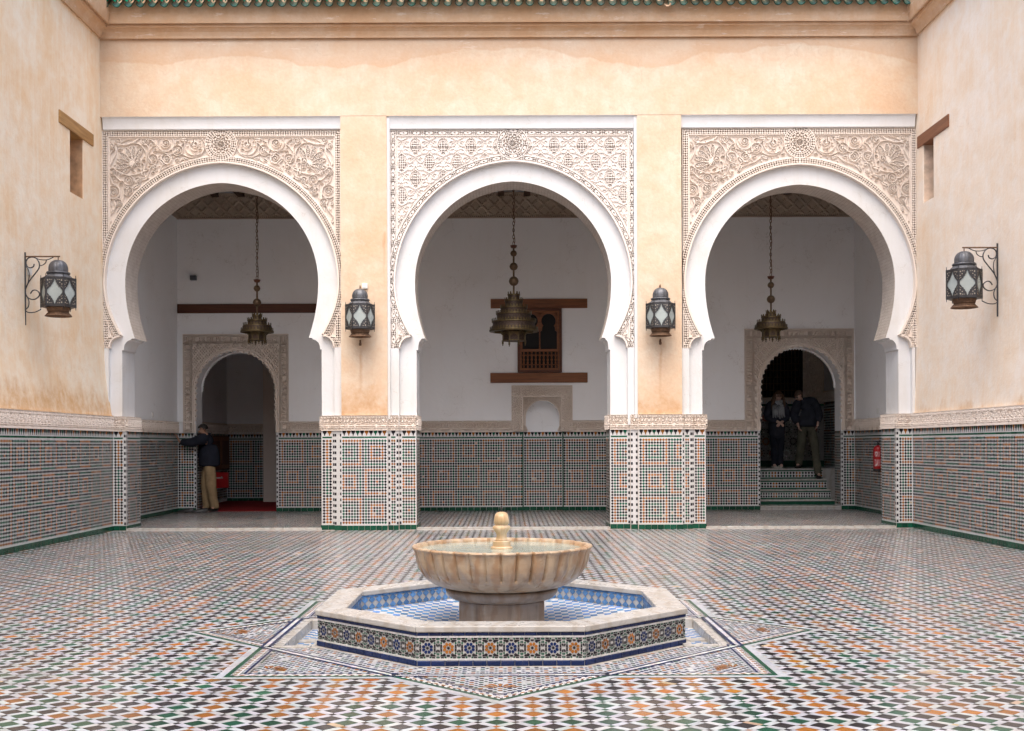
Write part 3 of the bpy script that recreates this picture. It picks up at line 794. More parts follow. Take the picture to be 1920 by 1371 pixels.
def arch(cu, r, jw, u_l, u_r, style, v_top, seed, mat):
    Ya = YF + 0.16; kk = Ya / FPX
    cx, _z = P(cu, 524, Ya); dz = _z - FZ(524, Ya)
    root = empty('arch', (0, 0, 0), parent=facade)
    half, n0 = half_outline(r, jw)
    def wz(p): return (p[0] * kk, FZ(p[1], Ya) + dz)
    hp = [wz(p) for p in half]
    hp[0] = (hp[0][0], 1.0)
    zs = FZ(V_SPRING, Ya) + dz
    full = [(cx + x, z) for x, z in hp] + [(cx - x, z) for x, z in hp[-2::-1]]
    hwl = cx - FX(u_l - 3) ; hwr = FX(u_r + 3) - cx
    def outer(x, z):
        dx = x - cx; hw = hwr if dx >= 0 else hwl
        if z <= zs - .01: return (cx + math.copysign(hw, dx), z)
        rr_ = math.hypot(dx, z - zs); q = (rr_ + 43 * kk) / rr_
        return (cx + dx * q, zs + (z - zs) * q)
        vz = z - zs; ks = []
        if abs(dx) > 1e-6: ks.append(hw / abs(dx))
        ks.append((Z_PANEL + 0.02 - zs) / max(vz, 1e-6))
        k = min(ks); return (cx + dx * k, zs + vz * k)
    out = [outer(x, z) for x, z in full]
    N = len(full)
    front = MB()
    for i in range(N - 1):
        a, b, A, B = full[i], full[i+1], out[i], out[i+1]
        if abs(a[0]-b[0]) + abs(a[1]-b[1]) < 1e-6: continue
        front.face([(a[0], Ya, a[1]), (A[0], Ya, A[1]), (B[0], Ya, B[1]), (b[0], Ya, b[1])])
        front.face([(a[0], YF+.75, a[1]), (b[0], YF+.75, b[1]), (B[0], YF+.75, B[1]), (A[0], YF+.75, A[1])])
    front.build('archivolt', M_white, root)
    # reveal: scale-patterned soffit over plain jambs
    sof = MB(); jm = MB(); uvs = []
    s = 0
    lo = n0 - 1; hi = N - n0
    for i in range(N - 1):
        a, b = full[i], full[i+1]; L = math.hypot(a[0]-b[0], a[1]-b[1])
        q = [(a[0], Ya, a[1]), (b[0], Ya, b[1]), (b[0], YF+.75, b[1]), (a[0], YF+.75, a[1])]
        if lo <= i < hi:
            sof.face(q); uvs += [(s, 0), (s+L, 0), (s+L, .6), (s, .6)]
        else: jm.face(q)
        s += L
    me = sof.mesh('intrados', M_scale); ul = me.uv_layers.new(name='UVMap')
    ul.data.foreach_set('uv', np.array(uvs, np.float32).ravel())
    obj('intrados', me, root)
    for half_f in (True, False):
        jh = MB()
        for fc_ in jm.f:
            q = [jm.v[i] for i in fc_]
            if (sum(p[0] for p in q) / 4 > cx) == half_f: jh.face(q)
        jh.build('jamb', M_white, root)
    # carved panel
    Yp = YF + 0.100; kp = Yp / FPX
    cxp, _z2 = P(cu, 524, Yp)
    c = carved_spandrel(style, cu - u_l, u_r - cu, v_top, r, seed)
    cp = c.mesh('carved_panel', mat, kp, kp, 0.025)
    obj('carved_panel', cp, root, (cxp, Yp, EYE + V0 * kp + dz), kind='stuff')
    # rim that closes the edge of the panel along the arch
    ro, tipo = r + 37.5, 0.9 * r + 25
    ed = [(tipo + 22, 653), (tipo + 22, 651)] + [(tipo + 4 + 18 * math.sin((1-k/6)*math.pi/2), 631 + 21 * (1 - math.cos((1-k/6)*math.pi/2))) for k in range(7)] + [(tipo, 629)]
    for k in range(1, 10):
        v = 629 - 99.0 * k / 10; ed.append((ro - (ro - tipo) * ((v - V_SPRING) / 99.0) ** 2, v))
    dd = 6.0; am = math.acos(dd / (ro + dd))
    ed += [((ro + dd) * math.cos(am*k/40) - dd, V_SPRING - (ro + dd) * math.sin(am*k/40)) for k in range(41)]
    zt = lambda v: EYE + V0 * kp + dz - v * kp
    rim = MB()
    for sg in (1, -1):
        for a, b in zip(ed[:-1], ed[1:]):
            pa = [(cxp + sg * (a[0] - o) * kp, zt(a[1] + o * 0.3)) for o in (0, 0)]
            x0, z0 = cxp + sg * a[0] * kp, zt(a[1]); x1, z1 = cxp + sg * b[0] * kp, zt(b[1])
            # small front fillet plus the return to the white band
            nx, nz = (z1 - z0), -(x1 - x0); ln = math.hypot(nx, nz) + 1e-9; nx, nz = nx/ln * 0.018 * sg, nz/ln * 0.018 * sg
            yfz = Yp - 0.034
            rim.face([(x0 - nx*.3, yfz, z0 - nz*.3), (x1 - nx*.3, yfz, z1 - nz*.3), (x1 + nx, yfz, z1 + nz), (x0 + nx, yfz, z0 + nz)])
            rim.face([(x0 - nx*.3, yfz, z0 - nz*.3), (x1 - nx*.3, yfz, z1 - nz*.3), (x1 - nx*.3, Ya + .01, z1 - nz*.3), (x0 - nx*.3, Ya + .01, z0 - nz*.3)])
    rim.build('panel_rim', mat, root, fix=True)
    # coved white head over the panel
    x0, x1 = FX(u_l), FX(u_r); z1 = zt(v_top) + 0.004
    hd = MB()
    prof = [(YF - 0.003, Z_PANEL + .004), (YF + 0.012, Z_PANEL - 0.012)] + [(YF + 0.012 + 0.035 * math.sin(R(90) * k / 6), Z_PANEL - 0.012 - (Z_PANEL - .012 - z1 - .01) * (1 - math.cos(R(90) * k / 6)) ** 0.8) for k in range(1, 7)] + [(YF + 0.052, z1), (YF + 0.13, z1), (YF + 0.13, Z_PANEL + .004)]
    hd.prism(prof, x0, x1, 'x'); hd.build('panel_head', M_white, root, fix=True)
    # slim white shafts under the panel
    for sg, ue in ((-1, u_l), (1, u_r)):
        xa, xb = sorted((FX(ue), cxp + sg * (tipo + 23.5) * kp))
        m3 = MB(); m3.box(xa, xb, YF + 0.075, YF + 0.20, 1.60, zt(652.5)); m3.build('shaft', M_white, root)
    return root

arch(415.5, 181.0, 187.0, 193, 640.5, 'vine', 245, 3, M_stucco)
arch(962.0, 184.0, 181.5, 732, 1191, 'lace', 243.5, 4, M_stucco_c)
arch(1500.0, 178.0, 184.0, 1280, 1720, 'vine', 241, 5, M_stucco)

# two plastered piers, their white edge beside the middle arch, tiled feet
def pier(ua, ub, wa, wb, ta, tb, edge):
    root = empty('pier', (0, 0, 0), parent=facade)
    m = MB(); m.box(FX(ua), FX(ub), YF, YF + 0.75, 1.70, Z_PANEL + .005); m.build('plaster_shaft', M_salmon, root)
    m = MB(); e0, e1 = sorted((FX(edge[0]), FX(edge[1]))); m.box(e0, e1, YF + 0.02, YF + 0.3, 1.70, Z_PANEL); m.build('white_edge', M_white, root)
    # stepped foot
    fy = (YF - 0.03, YF + 0.045, YF + 0.12)
    spans = ((ua, ub), (wa, wb), (ta, tb))
    m = MB()
    for k, (a, b) in enumerate(spans): m.box(FX(a), FX(b), fy[k], YF + 0.78 + 0.002 * k, -0.02, 1.752 - 0.002 * k)
    m.build('foot', M_stucco, root)
    def face(a, b, k, cor):
        xa, xb = FX(a), FX(b)
        dado_panel('mosaic_panel', root, (xa, fy[k] - .004), (1, 0), xb - xa, corner=cor, ioff=random.choice((0, 3)))
        frieze('frieze', root, (xa, fy[k] - .003), (1, 0), xb - xa)
        tile_row('base_tile', root, (xa, fy[k] - .001), (1, 0), xb - xa, 0.0, 0.075, 0.092, 0.014, G_green, 'g')
    face(ua, ub, 0, (False, False)); face(wa, ua, 1, (True, True)); face(ub, wb, 1, (True, True))
    face(ta, wa, 2, (False, True)); face(wb, tb, 2, (True, False))
    # returns into the arch openings
    D = 0.66
    for sx, x in ((-1, FX(ta)), (1, FX(tb))):
        o = (x - .004, YF + .78) if sx < 0 else (x + .004, YF + .12)
        dado_panel('mosaic_panel', root, o, (0, -1) if sx < 0 else (0, 1), D, corner=(False, True) if sx < 0 else (True, False))
        frieze('frieze', root, (x - .003 if sx < 0 else x + .003, o[1]), (0, -1) if sx < 0 else (0, 1), D)
        tile_row('base_tile', root, (x - .001 if sx < 0 else x + .001, o[1]), (0, -1) if sx < 0 else (0, 1), D, 0.0, 0.075, 0.11, 0.014, G_green, 'g')
    return root
pier(640.5, 727, 626, 747, 600.5, 779.5, (726, 732))
pier(1196.5, 1279.5, 1183, 1299, 1145, 1325.5, (1191, 1197))
# half piers against the side walls
def half_pier(xa, xb, sx):
    root = empty('half_pier', (0, 0, 0), parent=facade)
    y = YF + 0.12
    m = MB(); m.box(min(xa, xb), max(xa, xb), y, YF + .78, -0.02, 1.752); m.build('foot', M_stucco, root)
    x0, x1 = (XL, xb) if sx < 0 else (xa, XR)
    dado_panel('mosaic_panel', root, (x0, y - .004), (1, 0), x1 - x0, corner=(False, True) if sx < 0 else (True, False))
    frieze('frieze', root, (x0, y - .003), (1, 0), x1 - x0)
    tile_row('base_tile', root, (x0, y - .001), (1, 0), x1 - x0, 0, 0.075, 0.10, 0.014, G_green, 'g')
    x = x1 if sx < 0 else x0
    o = (x + .004, y) if sx < 0 else (x - .004, YF + .78)
    dr = (0, 1) if sx < 0 else (0, -1)
    dado_panel('mosaic_panel', root, o, dr, .66, corner=(True, False) if sx < 0 else (False, True))
    frieze('frieze', root, (x + .003 if sx < 0 else x - .003, o[1]), dr, .66)
    tile_row('base_tile', root, (x + .001 if sx < 0 else x - .001, o[1]), dr, .66, 0, 0.075, 0.11, 0.014, G_green, 'g')
half_pier(-6.5, FX(231.5), -1)
half_pier(FX(1685), 6.7, 1)

# cornice
def zc(v, y): return EYE + (V0 - v) * y / FPX
CORN = [(0.0, 70), (-0.05, 70), (-0.055, 66), (-0.075, 58), (-0.115, 51), (-0.135, 49), (-0.155, 48.2), (-0.155, 43.5), (-0.148, 42), (-0.205, 41.6), (-0.215, 38), (-0.235, 24), (-0.245, 12), (-0.25, -6)]
cpts = [(YF + dy, zc(v, YF + dy)) for dy, v in CORN]
cz = [(dy, z) for (dy, v), (y, z) in zip(CORN, cpts)]
ZC_TOP = cz[-1][1]
m = MB(); m.prism([(y, z) for y, z in cpts] + [(YF + .75, ZC_TOP), (YF + .75, 7.49), (YF + .001, 7.49)], -6.35, 6.45, 'x')
m.build('cornice', M_cornice, facade, fix=True)

# ---------------------------------------------------------------- green tiled eaves
roof = empty('tiled_roof', (0, YF, 8.0), 0, 'green glazed barrel tile eaves along the top of the arcade wall', 'roof')
EY = YF - 0.40; EZ = zc(9.5, EY)
slope = R(38)
def barrel(rad, L, up, mat, key, th=0.012):
    m = MB(); n = 10
    for side, rr in ((0, rad), (1, rad - th)):
        pass
    ring = []
    for k in range(n + 1):
        a = math.pi * (0.06 + 0.88 * k / n); ring.append((math.cos(a), math.sin(a)))
    def P2(c, s, rr, y, tap): 
        return (rr * c * tap, y, (rr * s * 0.95 * tap) * (1 if up else -1))
    for y0, y1, t0, t1 in ((0, L, 1.0, 0.88),):
        for k in range(n):
            (c0, s0), (c1, s1) = ring[k], ring[k+1]
            m.face([P2(c0, s0, rad, y0, t0), P2(c1, s1, rad, y0, t0), P2(c1, s1, rad, y1, t1), P2(c0, s0, rad, y1, t1)])
            m.face([P2(c1, s1, rad-th, y0, t0), P2(c0, s0, rad-th, y0, t0), P2(c0, s0, rad-th, y1, t1), P2(c1, s1, rad-th, y1, t1)])
            m.face([P2(c0, s0, rad-th, y0, t0), P2(c1, s1, rad-th, y0, t0), P2(c1, s1, rad, y0, t0), P2(c0, s0, rad, y0, t0)])
    return m.mesh(key, mat, smooth=False, fix=True)
me_cover = barrel(0.066, 0.40, True, G_roof, 'roof_tile'); me_pan = barrel(0.064, 0.42, False, G_pan, 'pan_tile')
per = 22.15 * EY / FPX
nt = int((6.28 + 6.15) / per)
for row in range(3):
    dy, dz = row * 0.34 * math.cos(slope), row * 0.34 * math.sin(slope) + row * 0.006
    for k in range(nt + 1):
        x = -6.17 + k * per
        j = random.uniform(-.006, .006)
        obj('pan_tile', me_pan, roof, (x + j, EY - 0.015 + dy - YF, EZ - 8.0 + 0.040 + dz), (slope, random.uniform(-.03, .03), random.uniform(-.03, .03)))
        if k < nt: obj('roof_tile', me_cover, roof, (x + per / 2 + j, EY + 0.012 + dy - YF + random.uniform(-.008, .008), EZ - 8.0 + 0.062 + dz), (slope, random.uniform(-.05, .05), random.uniform(-.04, .04)))
m = MB(); m.prism([(EY + .16 - YF, EZ - 8.0 + 0.07), (EY + 1.3 - YF, EZ - 8 + 0.03 + 1.16 * math.tan(slope)), (EY + 1.3 - YF, EZ - 8 + .07)], -6.3, 6.4, 'x')
m.build('roof_bed', G_pan, roof, fix=True)
m = MB(); m.lathe([(0.03, 0), (0.05, 0.0), (0.045, 0.02)], 10); m.v = [(x, y, z) for x, y, z in m.v]
obj('broken_tile', barrel(0.055, 0.12, False, M_cornice, 'broken_tile'), roof, (FX(1255, EY), EY - .02 - YF, EZ - 8.0 + 0.012), (slope, 0, .12))

# ---------------------------------------------------------------- courtyard side walls
Y_BACK = -4.0
def side_wall(sx, X, mat, label, win, lint_mat, lint_y, lint_z, sill_z, bat=.14):
    """sx=-1 left wall (faces +x), +1 right wall (faces -x); X is the dado plane"""
    root = empty('courtyard_wall', (X, YF, 0), 0, label, 'wall')
    def L(p): return (p[0] - X, p[1] - YF, p[2])
    s = sx
    prof = [(X + s*(.012 + (bat-.012)*q), zz) for q, zz in ((0, 1.752), (.08, 1.80), (.32, 2.0), (.68, 2.4), (.88, 2.8), (.96, 3.2), (1.0, sill_z))]
    m = MB()
    def pr(poly, y0, y1):
        mm = MB(); mm.prism([(p[0] - X, p[1]) for p in poly], y0 - YF, y1 - YF, 'y')
        b = len(m.v); m.v += mm.v
        for f in mm.f: m.idx([q + b for q in f])
    T = X + s * 0.75; f = X + s * bat
    pr([(T, -0.05), (X + s*.004, -0.05), (X + s*.004, 1.752)] + prof + [(T, sill_z)], Y_BACK, YF + .12)
    pr([(T, sill_z), (f, sill_z), (f, lint_z), (T, lint_z)], Y_BACK, win[0])
    pr([(T, sill_z), (f, sill_z), (f, lint_z), (T, lint_z)], win[1], YF + .1)
    pr([(T, lint_z), (f, lint_z), (f, 8.30), (T, 8.30)], Y_BACK, YF + .1)
    m.build('plaster', mat, root, fix=False)
    # blocked back of the slit window
    m = MB(); m.box(min(T, T + s*.05) - X, max(T, T + s*.05) - X, win[0] - .2 - YF, win[1] + .2 - YF, sill_z - .2, lint_z + .2); m.build('window_back', mat, root)
    rx = sorted((f + s * .012 - X, T - X)); rv = MB(); rv.box(rx[0], rx[1], win[1] - .008 - YF, win[1] + .004 - YF, sill_z, lint_z - .004); rv.build('window_reveal', simple('window_reveal_' + ('l' if s < 0 else 'r'), (.50, .30, .17) if s < 0 else (.60, .46, .36), .9, 0, .35, 5), root)
    lt = MB(); x0, x1 = sorted((f - s * 0.02 - X, f + s * 0.5 - X)); lt.box(x0, x1, lint_y[0] - YF, lint_y[1] - YF, lint_z - .006, lint_z + .175)
    bevel_mod(lt.build('window_lintel', lint_mat, root), .008)
    # cornice returning along the wall
    m = MB(); m.prism([(f - s * (-dy) - X, z) for dy, z in cz] + [(T - X, ZC_TOP), (T - X, cz[0][1])], Y_BACK - YF, -0.10, 'y')
    m.build('cornice', M_cornice, root, fix=True)
    # dado
    Lw = YF + .12 - Y_BACK
    ld = YF + .12 - 3.0
    o, d = ((X + .002, 3.0), (0, 1)) if sx < 0 else ((X - .002, YF + .12), (0, -1))
    p = dado_panel('mosaic_panel', None, o, d, ld); p.parent = root; p.location = (-X, -YF, 0)
    fr = frieze('frieze', None, (o[0], o[1]), d, ld, res=0.0115); fr.parent = root; fr.location = (o[0] - X, o[1] - YF, 1.756)
    # base tiles: separate where the picture shows them
    yb = 11.5
    sub = [o2 for o2 in ()]
    hold = empty('tile_base', (0, 0, 0), parent=root)
    hold.location = (-X, -YF, 0)
    oo, dd = ((X - .001, yb), (0, 1)) if sx < 0 else ((X + .001, YF + .12), (0, -1))
    tile_row('base_tile', hold, oo, dd, YF + .12 - yb, 0.0, 0.075, 0.105, 0.016, G_green, 'g')
    m = MB(); xx = sorted((0.0, -s * .015)); m.box(xx[0], xx[1], Y_BACK - YF, yb - YF, 0, .074); m.build('tile_base_strip', G_green, root)
    # crumbling ledge over the frieze
    m = MB(); x0, x1 = sorted((s*.06, -s*.014)); m.box(x0, x1, 3 - YF, .10, 1.7535, 1.768); m.build('ledge', mat, root)
    return root
lw = side_wall(-1, XL, M_sidewall, 'pale plaster courtyard wall with a slit window under a yellowed wooden lintel', (16.23, 16.74), M_woody, (15.82, 17.12), 5.80, 4.92)
rw = side_wall(1, XR, M_rightwall, 'pale plaster courtyard wall with a slit window under a dark brown lintel', (16.80, 17.22), M_woodr, (16.2, 17.43), 5.80, 4.92, .055)
m = MB(); m.box(-7, 7, Y_BACK - .4, Y_BACK, -0.05, 8.3)
o = m.build('courtyard_wall', M_sidewall); tag(o, 'plain plaster wall closing the courtyard opposite the arcade', 'wall')

# ---------------------------------------------------------------- gallery behind the arches
ZG = 0.03
GXL, GXR = -6.36, 6.69
gal = empty('gallery', (0, YB, 0), 0, 'shaded white gallery behind the arches with tiled dado and carved doorways', 'gallery')
def gbox(name, mat, x0, x1, y0, y1, z0, z1):
    m = MB(); m.box(x0, x1, y0 - YB, y1 - YB, z0, z1); return m.build(name, mat, gal)
bx = lambda u: FX(u, YB)
bz = lambda v: FZ(v, YB)
ZGT = 6.22
# portal openings in the back wall
PL = dict(c=bx(443), r=73 * KB, zs=bz(731), zt=bz(626) - .002)
PR = dict(c=bx(1501), r=74 * KB, zs=bz(728), zt=bz(620) - .004)
PN = dict(c=bx(1017.5), r=31.5 * KB, zs=bz(784), zt=bz(724))
y1w = YB + 0.42
for k, (xa, xb) in enumerate(((GXL - .4, PL['c'] - PL['r'] - .02), (PL['c'] + PL['r'] + .02, bx(981)), (bx(1055), PR['c'] - PR['r'] - .02), (PR['c'] + PR['r'] + .02, GXR + .4))):
    gbox('wall', M_gwhite, xa, xb, YB, y1w, -0.02, 2.45)
gbox('wall', M_gwhite, GXL - .4, GXR + .4, YB, y1w, 4.0, ZGT + .3)
gbox('wall', M_gwhite, bx(981) - .001, bx(1055) + .001, YB + .05, y1w, -0.02, 1.545)
gbox('wall', M_gwhite, bx(981) - .001, bx(1055) + .001, YB + .24, y1w, 1.545, 2.45)
xs = [GXL - .4, bx(345) , bx(541), bx(1397), bx(1600), GXR + .4]
gbox('wall', M_gwhite, xs[2] - .02, xs[3] + .02, YB + .001, y1w, 2.45, 4.0)
gbox('wall', M_gwhite, xs[0], xs[1] + .02, YB + .001, y1w, 2.45, 4.0)
gbox('wall', M_gwhite, xs[4] - .02, xs[5], YB + .001, y1w, 2.45, 4.0)
# side walls and dark timber ceiling
gbox('side_wall', M_gwhite, GXL - .4, GXL, YF + .76, YB, -.02, ZGT + .3)
gbox('side_wall', M_gwhite, GXR, GXR + .4, YF + .76, YB, -.02, ZGT + .3)
gbox('ceiling', M_ceil, GXL - .4, GXR + .4, YF + .745, YB + .4, ZGT, ZGT + .12)
for k in range(26):
    x = GXL + .25 + k * 0.5
    gbox('ceiling_beam', M_ceil, x - .06, x + .06, YF + .76, YB, ZGT - .13, ZGT)
gbox('front_wall', M_gwhite, GXL - .4, GXR + .4, YF + .751, YF + .78, Z_PANEL - .6, ZGT)
gbox('corner_pilaster', M_gwhite, bx(334), bx(345), YB - .045, YB, 1.76, bz(626))
gbox('corner_pilaster', M_gwhite, bx(1600.5), bx(1606), YB - .045, YB, 1.76, bz(620))

def plain_arch(root, cx, r, zs, zb, x0, x1, zt, y0, y1, mat, mat_rev, scal=0, dep=0.0):
    n = 48; pts = [(cx + r, zb)] + [(cx + r * math.cos(math.pi * k / n), zs + r * 1.0 * math.sin(math.pi * k / n)) for k in range(n + 1)] + [(cx - r, zb)]
    def outer(x, z):
        if z <= zs: return (x1 if x > cx else x0, z)
        dx, dz = x - cx, z - zs; ks = [(zt - zs) / max(dz, 1e-6)]
        if abs(dx) > 1e-6: ks.append(((x1 - cx) if dx > 0 else (cx - x0)) / abs(dx))
        k = min(ks); return (cx + dx * k, zs + dz * k)
    out = [outer(*p) for p in pts]
    f = MB(); g = MB()
    for i in range(len(pts) - 1):
        a, b, A, B = pts[i], pts[i+1], out[i], out[i+1]
        f.face([(a[0], y0, a[1]), (A[0], y0, A[1]), (B[0], y0, B[1]), (b[0], y0, b[1])])
        f.face([(a[0], y1, a[1]), (b[0], y1, b[1]), (B[0], y1, B[1]), (A[0], y1, A[1])])
        g.face([(a[0], y0, a[1]), (b[0], y0, b[1]), (b[0], y1, b[1]), (a[0], y1, a[1])])
    # corner fill
    for sx, xe in ((1, x1), (-1, x0)):
        cand = [o for o in out if (o[0] - cx) * sx > 0]
        top = min((o for o in cand if abs(o[1] - zt) < 1e-6), key=lambda o: abs(o[0] - xe), default=None)
        sd_ = max((o for o in cand if abs(o[0] - xe) < 1e-6), key=lambda o: o[1], default=None)
        if top and sd_: f.face([(top[0], y0, top[1]), (xe, y0, zt), (sd_[0], y0, sd_[1])])
    f.build('wall', mat, root); g.build('reveal', mat_rev, root)

def portal(cfg, ua, ub, va, name, scal=22, label=None):
    """carved frame with a lace-edged round arch; drawing unit = 1 picture unit at the back wall"""
    root = empty(name, (0, -YB, 0), parent=gal)
    cu = cfg['c'] / KB + U0; ru = cfg['r'] / KB; vs_ = V0 - (cfg['zs'] - EYE) / KB
    plain_arch(root, cfg['c'], cfg['r'] + .035, cfg['zs'], 1.53, bx(ua) - .02, bx(ub) + .02, 4.02, YB + .004, YB + .42, M_gwhite, M_gwhite)
    m = MB(); m.box(bx(ua) - .02, bx(ub) + .02, YB + .003, YB + .41, cfg['zt'], 4.02); m.build('wall', M_gwhite, root)
    c = Carve(ua - cu, ub - cu, va, 809, 1.35)
    X, Y = c.X, c.Y; ax = np.abs(X)
    rr = np.where(Y < vs_, np.hypot(X, Y - vs_), ax)
    a = np.where(Y < vs_, np.arctan2(ax, vs_ - Y) * ru, ru * math.pi / 2 + Y - vs_)
    p = ru * math.pi / scal
    lace = ru - 2.4 + 3.2 * np.abs(np.cos(np.pi * a / p))
    low = Y > 788
    lace = np.where(low, ru + 1.0 + np.clip((795 - Y), 0, 4) * 0.4, lace)
    c.mask = rr > lace
    side = np.where(X < 0, X - (ua - cu), (ub - cu) - X); top = Y - va
    de = np.minimum(side, top)
    fw = 17.0
    inn = (side > fw) & (top > fw) & (rr > ru + 9)
    # spandrel lace
    per_x, per_y = 17.0, 20.0
    q = np.cos(2*np.pi*X/per_x) + np.cos(2*np.pi*(Y - va)/per_y)
    q2 = np.cos(2*np.pi*X/5.6) * np.cos(2*np.pi*Y/6.6)
    H = np.where(np.abs(q) < 0.35, 1.0, np.where(np.abs(q) < 1.15, np.where(q2 > 0.1, 0.15, 0.8), np.where(q2 > -0.1, 0.0, 0.9)))
    H = np.where(inn, H, 0.6)
    # script-like frame panels
    rng = random.Random(ua)
    sc_ = Carve(0, 400, 0, 12, 1.35)
    x = 1.0
    while x < 398:
        k = rng.random()
        if k < 0.4: sc_.stroke([(x, 1), (x, 10)], 1.3)
        elif k < 0.7: sc_.spiral(x + 2, 7, 2.6, 1.2, rng.random() * 6, 1, 1.1); sc_.stroke([(x + 3, 1), (x + 3, 5)], 1.0)
        else: sc_.stroke([(x, 9), (x + 3, 10.5), (x + 6, 8), (x + 6, 2)], 1.2)
        x += rng.uniform(2.6, 4.6)
    sc_.stroke([(0, 8.6), (400, 8.6)], 0.9, 0.8); sc_.stroke([(0, 3.4), (400, 3.4)], 0.6, 0.6)
    def samp(s, t):
        i = np.clip((np.mod(s, 398) * 1.35).astype(int), 0, sc_.nx - 1); j = np.clip((t * 1.35).astype(int), 0, sc_.ny - 1)
        return sc_.H[j, i]
    H = np.where((side <= fw) & (side > 2.5), samp(Y * 1.0, side - 2.5), H)
    H = np.where((top <= fw) & (top > 2.5), samp(X + 100, top - 2.5), H)
    line = lambda d_: np.abs(d_) < 0.9
    for off in (0.5, 2.6, fw - 2.2, fw): H = np.where((np.abs(side - off) < 0.55) | (np.abs(top - off) < 0.55), 1.0, H)
    H = np.where(((np.abs(side - 1.6) < 0.6) | (np.abs(side - fw + 1.1) < 0.6)) & ((Y % 3.0) < 1.5), 0.1, H)
    H = np.where(((np.abs(top - 1.6) < 0.6) | (np.abs(top - fw + 1.1) < 0.6)) & ((X % 3.0) < 1.5), 0.1, H)
    H = np.where((np.abs(Y - 790) < 1.1) & (rr > ru + 9), 1.0, H)
    # arch mouldings and lace
    H = np.where((rr > ru + 7.2) & (rr < ru + 9), 1.0, H); H = np.where((rr > ru + 4.6) & (rr <= ru + 7.2), 0.45, H)
    H = np.where((rr > ru + 3.4) & (rr <= ru + 4.6), 1.0, H)
    hole = np.hypot((np.mod(a / p, 1.0) - 0.5) * p, rr - (ru + 1.6)) < 1.5
    H = np.where(rr <= ru + 3.4, np.where(hole & ~low, 0.1, 0.95), H)
    c.H = H
    me = c.mesh('carved_frame', M_stucco_g, KB, KB, 0.045)
    obj('carved_frame', me, root, (cu * KB - U0 * KB, YB - .004, EYE + V0 * KB), kind='stuff')
    # edge returns so that the frame has thickness
    m = MB(); z0, z1 = bz(808), bz(va)
    m.box(bx(ua) - .006, bx(ua), YB - .046, YB, z0, z1); m.box(bx(ub), bx(ub) + .006, YB - .046, YB, z0, z1); m.box(bx(ua) - .006, bx(ub) + .006, YB - .046, YB, z1, z1 + .012)
    m.build('frame_edge', M_stucco_g, root)
    return root, cu, ru, vs_
pl = portal(PL, 345, 541, 626, 'doorway')
pr_ = portal(PR, 1397, 1600, 620, 'doorway')
# second lace edge at the back of each doorway reveal
for cfg in (PL, PR):
    m = MB(); n = 44; r0 = cfg['r'] + .04
    for k in range(n):
        a0, a1 = math.pi * k / n, math.pi * (k + 1) / n; am = (a0 + a1) / 2
        for (s0, s1) in ((a0, am), (am, a1)):
            ra = cfg['r'] - .012 + .022 * (1 if s0 == a0 else 0); rb = cfg['r'] - .012 + .022 * (0 if s0 == a0 else 1)
            m.face([(cfg['c'] + r0 * math.cos(s0), YB + .405 - YB, cfg['zs'] + r0 * math.sin(s0)), (cfg['c'] + ra * math.cos(s0), YB + .405 - YB, cfg['zs'] + ra * math.sin(s0)),
                    (cfg['c'] + rb * math.cos(s1), YB + .405 - YB, cfg['zs'] + rb * math.sin(s1)), (cfg['c'] + r0 * math.cos(s1), YB + .405 - YB, cfg['zs'] + r0 * math.sin(s1))])
    m.build('lace_edge', M_gwhite, gal)
# small blind niche
def niche():
    root = empty('niche', (0, -YB, 0), parent=gal)
    cfg = PN; cu, ru = 1017.5, 31.0; vs_ = 783.0; ua, ub, va = 960, 1073, 724
    plain_arch(root, cfg['c'], cfg['r'], bz(vs_), 1.545, bx(980), bx(1056), 2.46, YB + .004, YB + .243, M_gwhite, M_gwhite)
    c = Carve(ua - cu, ub - cu, va, 809, 1.5); X, Y = c.X, c.Y; ax = np.abs(X)
    rr = np.where(Y < vs_, np.hypot(X, Y - vs_), ax + np.clip((Y - 798) * 0.45, 0, 3.5))
    c.mask = rr > ru
    side = np.where(X < 0, X - (ua - cu), (ub - cu) - X); top = Y - va; fw = 20.0
    chk = np.cos(2*np.pi*(X + Y)/5.4) * np.cos(2*np.pi*(X - Y)/5.4)
    H = np.where(chk > 0.05, 0.0, 0.9)
    H = np.where((rr < ru + 2.0) | (np.abs(side - fw) < 1) & (top > fw) | (np.abs(top - fw) < 1) & (side > fw), 1.0, H)
    sq = np.where((np.cos(X*1.35 + np.sin(Y*.9)) * np.cos(Y*1.25 + np.sin(X*.8)) > 0.05), 0.15, 0.95)
    H = np.where((side < fw - 1) | (top < fw - 1), sq, H)
    for off in (0.6, 3.0, fw - 3.2, fw - 1.0): H = np.where((np.abs(side - off) < 0.6) | (np.abs(top - off) < 0.6), 1.0, H)
    H = np.where((np.abs(Y - 789.5) < 0.8) & (side < fw), 1.0, H)
    c.H = H
    obj('carved_frame', c.mesh('niche_frame', M_stucco_g, KB, KB, .03), root, (0 + cu * KB - U0 * KB, YB - .010, EYE + V0 * KB), kind='stuff')
    m = MB(); z0, z1 = bz(808), bz(va)
    m.box(bx(ua) - .006, bx(ua), YB - .04, YB, z0, z1); m.box(bx(ub), bx(ub) + .006, YB - .04, YB, z0, z1); m.box(bx(ua) - .006, bx(ub) + .006, YB - .04, YB, z1, z1 + .01)
    m.build('frame_edge', M_stucco_g, root)
niche()

